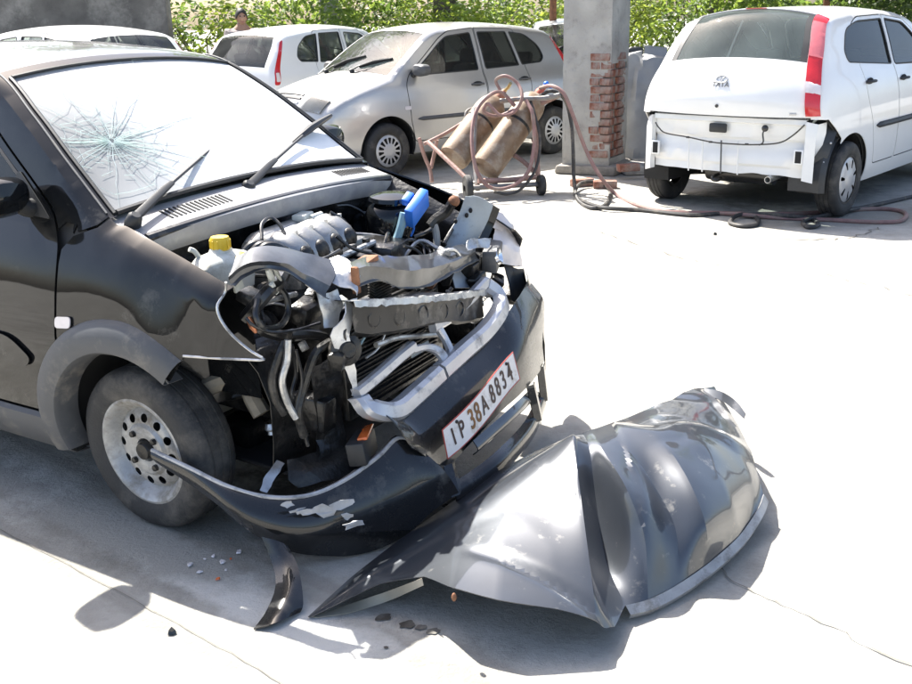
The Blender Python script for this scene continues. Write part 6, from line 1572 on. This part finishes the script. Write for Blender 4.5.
# torn flange standing off the far right corner
ff = [[Vector(p)-o0 for p in r] for r in ([(0.918, 3.439, 0.215), (0.972, 3.392, 0.220), (1.002, 3.313, 0.215), (1.022, 3.250, 0.190)], [(0.918, 3.406, 0.200), (0.967, 3.366, 0.195), (0.990, 3.289, 0.190), (1.013, 3.240, 0.175)])]
MB().grid([cr(ff[0], 6), cr(ff[1], 6)]).build('torn_flange', bskin, bo_root, solid=.004)
# scraped strip along the far edge
sc_ = [r[4:] for r in rowsH[:5]]
scr = [[p+Vector((-.001, .001, .0026)) for p in cr([c[0].lerp(c[1], t_) for c in HC[2:7]], 6)] for t_ in (.25, .4, .55)]
# bolts of the hinge
for q in ((-0.020, 2.174, 0.160),):
    h_ = MB(); h_.sphere(Vector(q)-o0, (.007, .007, .012), 8, 6); h_.build('hinge_stud', M['rust'], bo_root)

# ================================================================== welding trolley with two gas cylinders
tr = empty('cylinder_trolley', (.45, 9.1, 0)); tag(tr, 'rusty two wheeled welding trolley leaning beside the silver hatchback', 'trolley')
T0 = Vector((.45, 9.1, 0))
def tw(*p): return Vector(p[0])-T0
rustp = mat('rusty_pink_paint', (.33, .21, .18), .75, .2, .3, 16, bump=.3, bscale=60, dirt=(.20, .13, .10), dscale=12, damt=.4)
greyp = mat('worn_grey_tube', (.22, .21, .20), .6, .3, .25, 16, dirt=(.22, .14, .10), dscale=12, damt=.35)
def tt(name, pts, r, mt, par=tr, n=4): return MB().tube(cr([Vector(p)-T0 for p in pts], n), r, 8).build(name, mt, par)
def cylinder(name, bot, top, r, mt, label, headmt):
    b_, t_ = Vector(bot), Vector(top); L = (t_-b_).length; A = axis_mat((0, 0, 0), t_-b_)
    root = empty(name, b_); tag(root, label, 'gas cylinder', 'gas cylinders on the trolley')
    m = MB(); m.lathe([(0, .0), (r*.7, .004), (r*.95, .02), (r, .05), (r, L-.20), (r*.97, L-.15), (r*.86, L-.10), (r*.62, L-.055), (r*.36, L-.03), (r*.30, L-.02)], A, n=32); m.build('cylinder_body', mt, root)
    m = MB(); m.lathe([(r*.30, L-.03), (r*.34, L-.02), (r*.34, L+.03), (r*.22, L+.035), (r*.16, L+.05), (r*.16, L+.10), (0, L+.10)], A, n=18); m.build('valve_neck', headmt, root)
    m = MB(); m.lathe([(r*1.005, L*.56), (r*1.03, L*.565), (r*1.03, L*.585), (r*1.005, L*.59)], A, n=32); m.build('retaining_chain', M['grime'], root)
    return root, A, L
cyl1 = mat('brown_cylinder', (.20, .135, .085), .55, .2, .25, 9, bump=.15, bscale=60, dirt=(.33, .29, .24), dscale=6, damt=.4)
c1_, A1, L1 = cylinder('gas_cylinder', (0.002, 9.150, 0.304), (0.460, 9.620, 0.812), .145, cyl1, 'brown gas cylinder with the pressure gauge, strapped on the trolley', mat('rusty_orange_paint', (.34, .15, .09), .7, .1, .35, 18))
c2_, A2, L2 = cylinder('gas_cylinder', (0.288, 8.950, 0.235), (0.824, 9.450, 0.852), .14, cyl1, 'brown gas cylinder with the red collar and blue valve, strapped on the trolley', mat('red_collar', (.45, .10, .06), .6, .1, .3, 18))
# regulator and gauge
rg = MB(); q = Vector((0, 0, L1+.09)); rg.tube([A1 @ q, A1 @ (q+Vector((.03, -.05, .03))), A1 @ (q+Vector((.05, -.12, .03)))], .016, 8); rg.build('regulator', mat('brass', (.42, .33, .15), .4, .8, .2, 20), c1_)
gp = Vector((0.585, 9.350, 0.740))-Vector((0.002, 9.150, 0.304)); ga = MB(); ga.lathe([(.0, .022), (.032, .022), (.036, .015), (.036, -.01), (0, -.01)], axis_mat(gp, (-.1, -1, .2)), n=20); go = ga.build('pressure_gauge', M['trim'], c1_)
gf = MB(); gf.lathe([(0, .0235), (.029, .0235)], axis_mat(gp, (-.1, -1, .2)), n=20); gf.build('gauge_face', M['plate_white'], go)
vb = MB(); q = Vector((0, 0, L2+.13)); vb.sphere(A2 @ q, (.028, .028, .028), 10, 8); vb.sphere(A2 @ (q+Vector((.04, .03, .02))), (.022, .022, .022), 10, 8); vb.tube([A2 @ (q+Vector((0, 0, -.05))), A2 @ q], .014, 8); vb.build('valve_knob', M['blue'], c2_)
# frame
tt('handle_bar', [(0.452, 9.250, 0.813), (0.630, 9.200, 0.831), (0.852, 9.150, 0.838), (0.981, 9.100, 0.865)], .022, greyp)
tt('side_rail', [(0.992, 9.200, 0.858), (0.820, 9.300, 0.774), (0.644, 9.400, 0.698)], .022, rustp)
tt('side_rail', [(0.739, 9.200, 0.775), (0.763, 9.050, 0.479), (0.774, 8.950, 0.170)], .024, rustp)
tt('side_rail', [(0.233, 9.300, 0.752), (0.203, 9.050, 0.403), (0.227, 8.800, 0.082)], .022, greyp)
tt('axle', [(0.156, 8.750, 0.109), (0.471, 8.850, 0.103), (0.801, 8.950, 0.097)], .022, greyp)
tt('cross_bar', [(0.229, 8.800, 0.162), (0.518, 8.900, 0.148), (0.756, 8.950, 0.162)], .024, rustp)
tt('brace', [(0.482, 9.200, 0.378), (0.622, 9.100, 0.306), (0.742, 9.000, 0.209)], .022, rustp)
tt('brace', [(-0.217, 9.350, 0.448), (-0.061, 9.100, 0.331), (0.123, 8.850, 0.183)], .020, rustp)
tt('foot_frame', [(-0.303, 9.450, 0.476), (-0.261, 9.450, 0.316), (-0.209, 9.450, 0.174), (-0.192, 9.400, 0.068)], .018, rustp)
tt('foot_frame', [(-0.256, 9.400, 0.425), (-0.067, 9.450, 0.507), (0.124, 9.550, 0.604)], .018, rustp)
tt('foot_frame', [(-0.136, 9.600, 0.436), (-0.169, 9.600, 0.295), (-0.201, 9.550, 0.178)], .018, rustp)
tt('hoop', [(0.142, 9.500, 0.608), (0.145, 9.550, 0.696), (0.222, 9.600, 0.726), (0.316, 9.600, 0.687)], .012, greyp)
for q, yaw_ in (((0.800, 8.930, 0.092), .2), ((0.137, 8.720, 0.115), .2), ((0.389, 9.450, 0.103), .2)):
    c_ = Vector(q)-T0; r_ = c_.z+0.0
    w_ = MB(); A_w = axis_mat(c_, (math.cos(yaw_), math.sin(yaw_), 0)); w_.lathe([(.03, -.03), (r_-.035, -.022), (r_-.01, -.028), (r_, -.018), (r_, .018), (r_-.01, .028), (r_-.035, .022), (.03, .03), (0, .032)], A_w, n=28); wo = w_.build('wheel', M['tyre'], tr)
    hb2 = MB(); hb2.lathe([(.028, -.036), (.032, 0), (.028, .038), (0, .038)], A_w, n=14); hb2.build('hub', M['grime'], wo)
# hoses hung over the trolley and running across the yard
hosem = mat('pink_rubber_hose', (.24, .135, .12), .6, 0, .25, 14, dirt=(.25, .21, .17), dscale=9, damt=.35)
hosek = mat('dark_rubber_hose', (.035, .033, .032), .6, 0, .25, 14, dirt=(.17, .15, .12), dscale=9, damt=.3)
def hoseobj(name, pts, r, mt, label, n=9):
    o = MB().tube(cr(pts, n), r, 8).build(name, mt); tag(o, label, 'hose'); return o
hoseobj('welding_hose', [(0.585, 9.200, 0.770), (0.450, 9.200, 0.897), (0.299, 9.050, 0.841), (0.206, 8.950, 0.696), (0.181, 8.800, 0.470), (0.227, 8.700, 0.239), (0.348, 8.700, 0.113), (0.527, 8.750, 0.118), (0.676, 8.850, 0.223), (0.737, 8.950, 0.439), (0.732, 9.000, 0.696), (0.677, 9.100, 0.829)], .017, hosem, 'long pink hose looped over the gas cylinders on the trolley')
hoseobj('welding_hose', [(0.609, 9.150, 0.756), (0.425, 9.100, 0.694), (0.298, 9.050, 0.737), (0.335, 9.050, 0.806), (0.438, 9.000, 0.712), (0.569, 9.100, 0.726), (0.641, 9.100, 0.847), (0.612, 9.200, 0.963), (0.508, 9.250, 1.032), (0.419, 9.300, 0.996), (0.455, 9.300, 0.907)], .015, hosem, 'short pink hose coiled round the valve of the gas cylinder with the gauge')
hoseobj('welding_hose', [(0.366, 8.720, 0.074), (0.489, 8.700, 0.057), (0.618, 8.780, 0.093), (0.752, 8.900, 0.250), (0.795, 9.000, 0.484), (0.749, 9.100, 0.722), (0.721, 9.200, 0.820)], .013, hosek, 'dark hose looped low round the trolley frame')
hoseobj('welding_hose', [(0.820, 9.300, 0.917), (0.909, 9.100, 0.945), (1.006, 9.000, 0.881), (1.091, 8.950, 0.676), (1.196, 8.900, 0.399), (1.304, 8.750, 0.188), (1.461, 8.713, 0.014), (1.564, 8.212, 0.014), (1.737, 7.922, 0.014), (2.056, 7.840, 0.014), (2.398, 7.650, 0.034), (2.823, 7.744, 0.014), (3.172, 7.828, 0.014), (3.455, 7.836, 0.014), (3.536, 7.656, 0.014), (3.367, 7.356, 0.014), (3.150, 7.343, 0.014), (2.875, 7.454, 0.014), (2.532, 7.574, 0.014), (2.209, 7.673, 0.034)], .017, hosem, 'long pinkish hose drooping from the trolley across the yard behind the white hatchback')
hoseobj('welding_hose', [(0.802, 9.300, 0.837), (0.919, 9.200, 0.895), (1.038, 9.200, 0.813), (1.095, 9.200, 0.616), (1.105, 9.100, 0.376), (1.106, 9.000, 0.119), (1.088, 8.550, 0.016), (1.156, 8.162, 0.016), (1.297, 8.329, 0.016), (1.439, 9.024, 0.016), (1.347, 9.284, 0.050), (1.185, 9.191, 0.050), (1.095, 8.751, 0.016), (1.216, 8.123, 0.030), (1.529, 8.025, 0.016), (1.879, 7.767, 0.016), (2.208, 7.810, 0.016), (2.353, 7.626, 0.016), (2.289, 7.359, 0.016), (2.159, 7.299, 0.016), (2.112, 7.456, 0.016), (2.277, 7.665, 0.034), (2.597, 7.544, 0.034), (2.752, 7.498, 0.016), (2.718, 7.271, 0.016), (2.622, 7.208, 0.016), (2.668, 7.429, 0.016), (2.921, 7.585, 0.034), (3.500, 8.042, 0.016), (4.054, 8.449, 0.016), (4.431, 8.603, 0.016)], .017, hosek, 'dark hose coiled on the floor by the bricks and running past the bumperless white hatchback')

# ---- person standing behind the white hatchback, only the head clear of the roof
def person(loc, yaw, hgt):
    root = empty('person', loc, yaw); tag(root, 'person with short dark hair standing behind the white hatchback with the red tail lamp', 'person')
    k = hgt/1.72
    V = [(0, 0, .95), (0, 0, 1.12), (0, 0, 1.32), (0, .01, 1.46), (0, .02, 1.53), (0, .03, 1.60),
         (.10, 0, .90), (.11, .01, .50), (.11, -.02, .10), (.11, .10, .035),
         (-.10, 0, .90), (-.11, .01, .50), (-.11, -.02, .10), (-.11, .10, .035),
         (.17, 0, 1.40), (.23, -.01, 1.14), (.24, .06, .90), (.24, .09, .81),
         (-.17, 0, 1.40), (-.23, -.01, 1.14), (-.24, .06, .90), (-.24, .09, .81)]
    E_ = [(0, 1), (1, 2), (2, 3), (3, 4), (4, 5), (0, 6), (6, 7), (7, 8), (8, 9), (0, 10), (10, 11), (11, 12), (12, 13), (3, 14), (14, 15), (15, 16), (16, 17), (3, 18), (18, 19), (19, 20), (20, 21)]
    rad = [.145, .14, .13, .075, .052, .062, .10, .068, .05, .04, .10, .068, .05, .04, .045, .045, .038, .03, .045, .045, .038, .03]
    def skin(name, V, E_, rad, mt, lev=2):
        me = bpy.data.meshes.new(name); me.from_pydata([tuple(Vector(v)*k) for v in V], E_, []); me.materials.append(mt)
        o = bpy.data.objects.new(name, me); COL.objects.link(o); o.parent = root
        m_ = o.modifiers.new('skin', 'SKIN'); sv_ = me.skin_vertices[0].data
        for i, r_ in enumerate(rad): sv_[i].radius = (r_*k, r_*k)
        sv_[0].use_root = True
        s_ = o.modifiers.new('sub', 'SUBSURF'); s_.levels = lev; s_.render_levels = lev
        return o
    skm = mat('skin', (.30, .17, .11), .5, 0, .1, 20)
    body = skin('body', V, E_, rad, skm)
    shirt = skin('shirt', [V[i] for i in (0, 1, 2, 3, 14, 15, 18, 19)], [(0, 1), (1, 2), (2, 3), (3, 4), (4, 5), (3, 6), (6, 7)], [.17, .165, .185, .135, .105, .075, .105, .075], mat('shirt_cloth', (.42, .36, .33), .9, 0, .1, 14))
    trs = skin('trousers', [V[0], V[6], V[7], V[8], V[10], V[11], V[12]], [(0, 1), (1, 2), (2, 3), (0, 4), (4, 5), (5, 6)], [.165, .125, .09, .075, .125, .09, .075], mat('trouser_cloth', (.08, .085, .10), .9, 0, .1, 14))
    hd = MB(); rows = []
    for i in range(15):
        a_ = math.pi*i/14; z = 1.605+.115*math.cos(a_); rr = math.sin(a_)
        w_ = .075*rr*(1-.22*max(0, -math.cos(a_))); d_ = .096*rr*(1-.10*max(0, -math.cos(a_)))
        row = []
        for j in range(24):
            b_ = 2*math.pi*j/24; x = w_*math.cos(b_); y = d_*math.sin(b_)+.03
            f_ = max(0, math.sin(b_))**8
            if abs(z-1.60) < .035: y += .020*f_*(1-abs(z-1.595)/.035)      # nose
            if abs(z-1.545) < .014: y += .006*f_
            row.append((x*k, y*k, z*k))
        rows.append(row)
    hd.grid(rows, close=True); h_ = hd.build('head', skm, root)
    for s_ in (1, -1):
        e_ = MB(); e_.sphere((s_*.030*k, .118*k, 1.625*k), .010*k, 8, 6); e_.build('eye', M['dark'], h_)
        e_ = MB(); e_.sphere((s_*.078*k, .03*k, 1.605*k), (.012*k, .02*k, .032*k), 10, 8); e_.build('ear', skm, h_)
    mo_ = MB(); mo_.sphere((0, .118*k, 1.548*k), (.024*k, .006*k, .006*k), 8, 6); mo_.build('mouth', mat('lips', (.25, .10, .08), .5), h_)
    hr = MB(); rows = []
    for i in range(9):
        a_ = math.pi*.56*i/8; row = []
        for j in range(24):
            b_ = 2*math.pi*j/24; fr = max(0, math.sin(b_))**2
            a2 = a_*(1-.42*fr); x = .082*math.sin(a2)*math.cos(b_); y = .103*math.sin(a2)*math.sin(b_)+.026; z = 1.607+.125*math.cos(a2)+.006*noise.noise((x*40, y*40, 1))
            row.append((x*k, y*k, z*k))
        rows.append(row)
    hr.grid(rows, close=True); hr.build('hair', mat('dark_hair', (.015, .013, .012), .6, 0, .3, 40), root, solid=.006)
    return root
person((-2.93, 14.75, 0), R(200), 1.72)
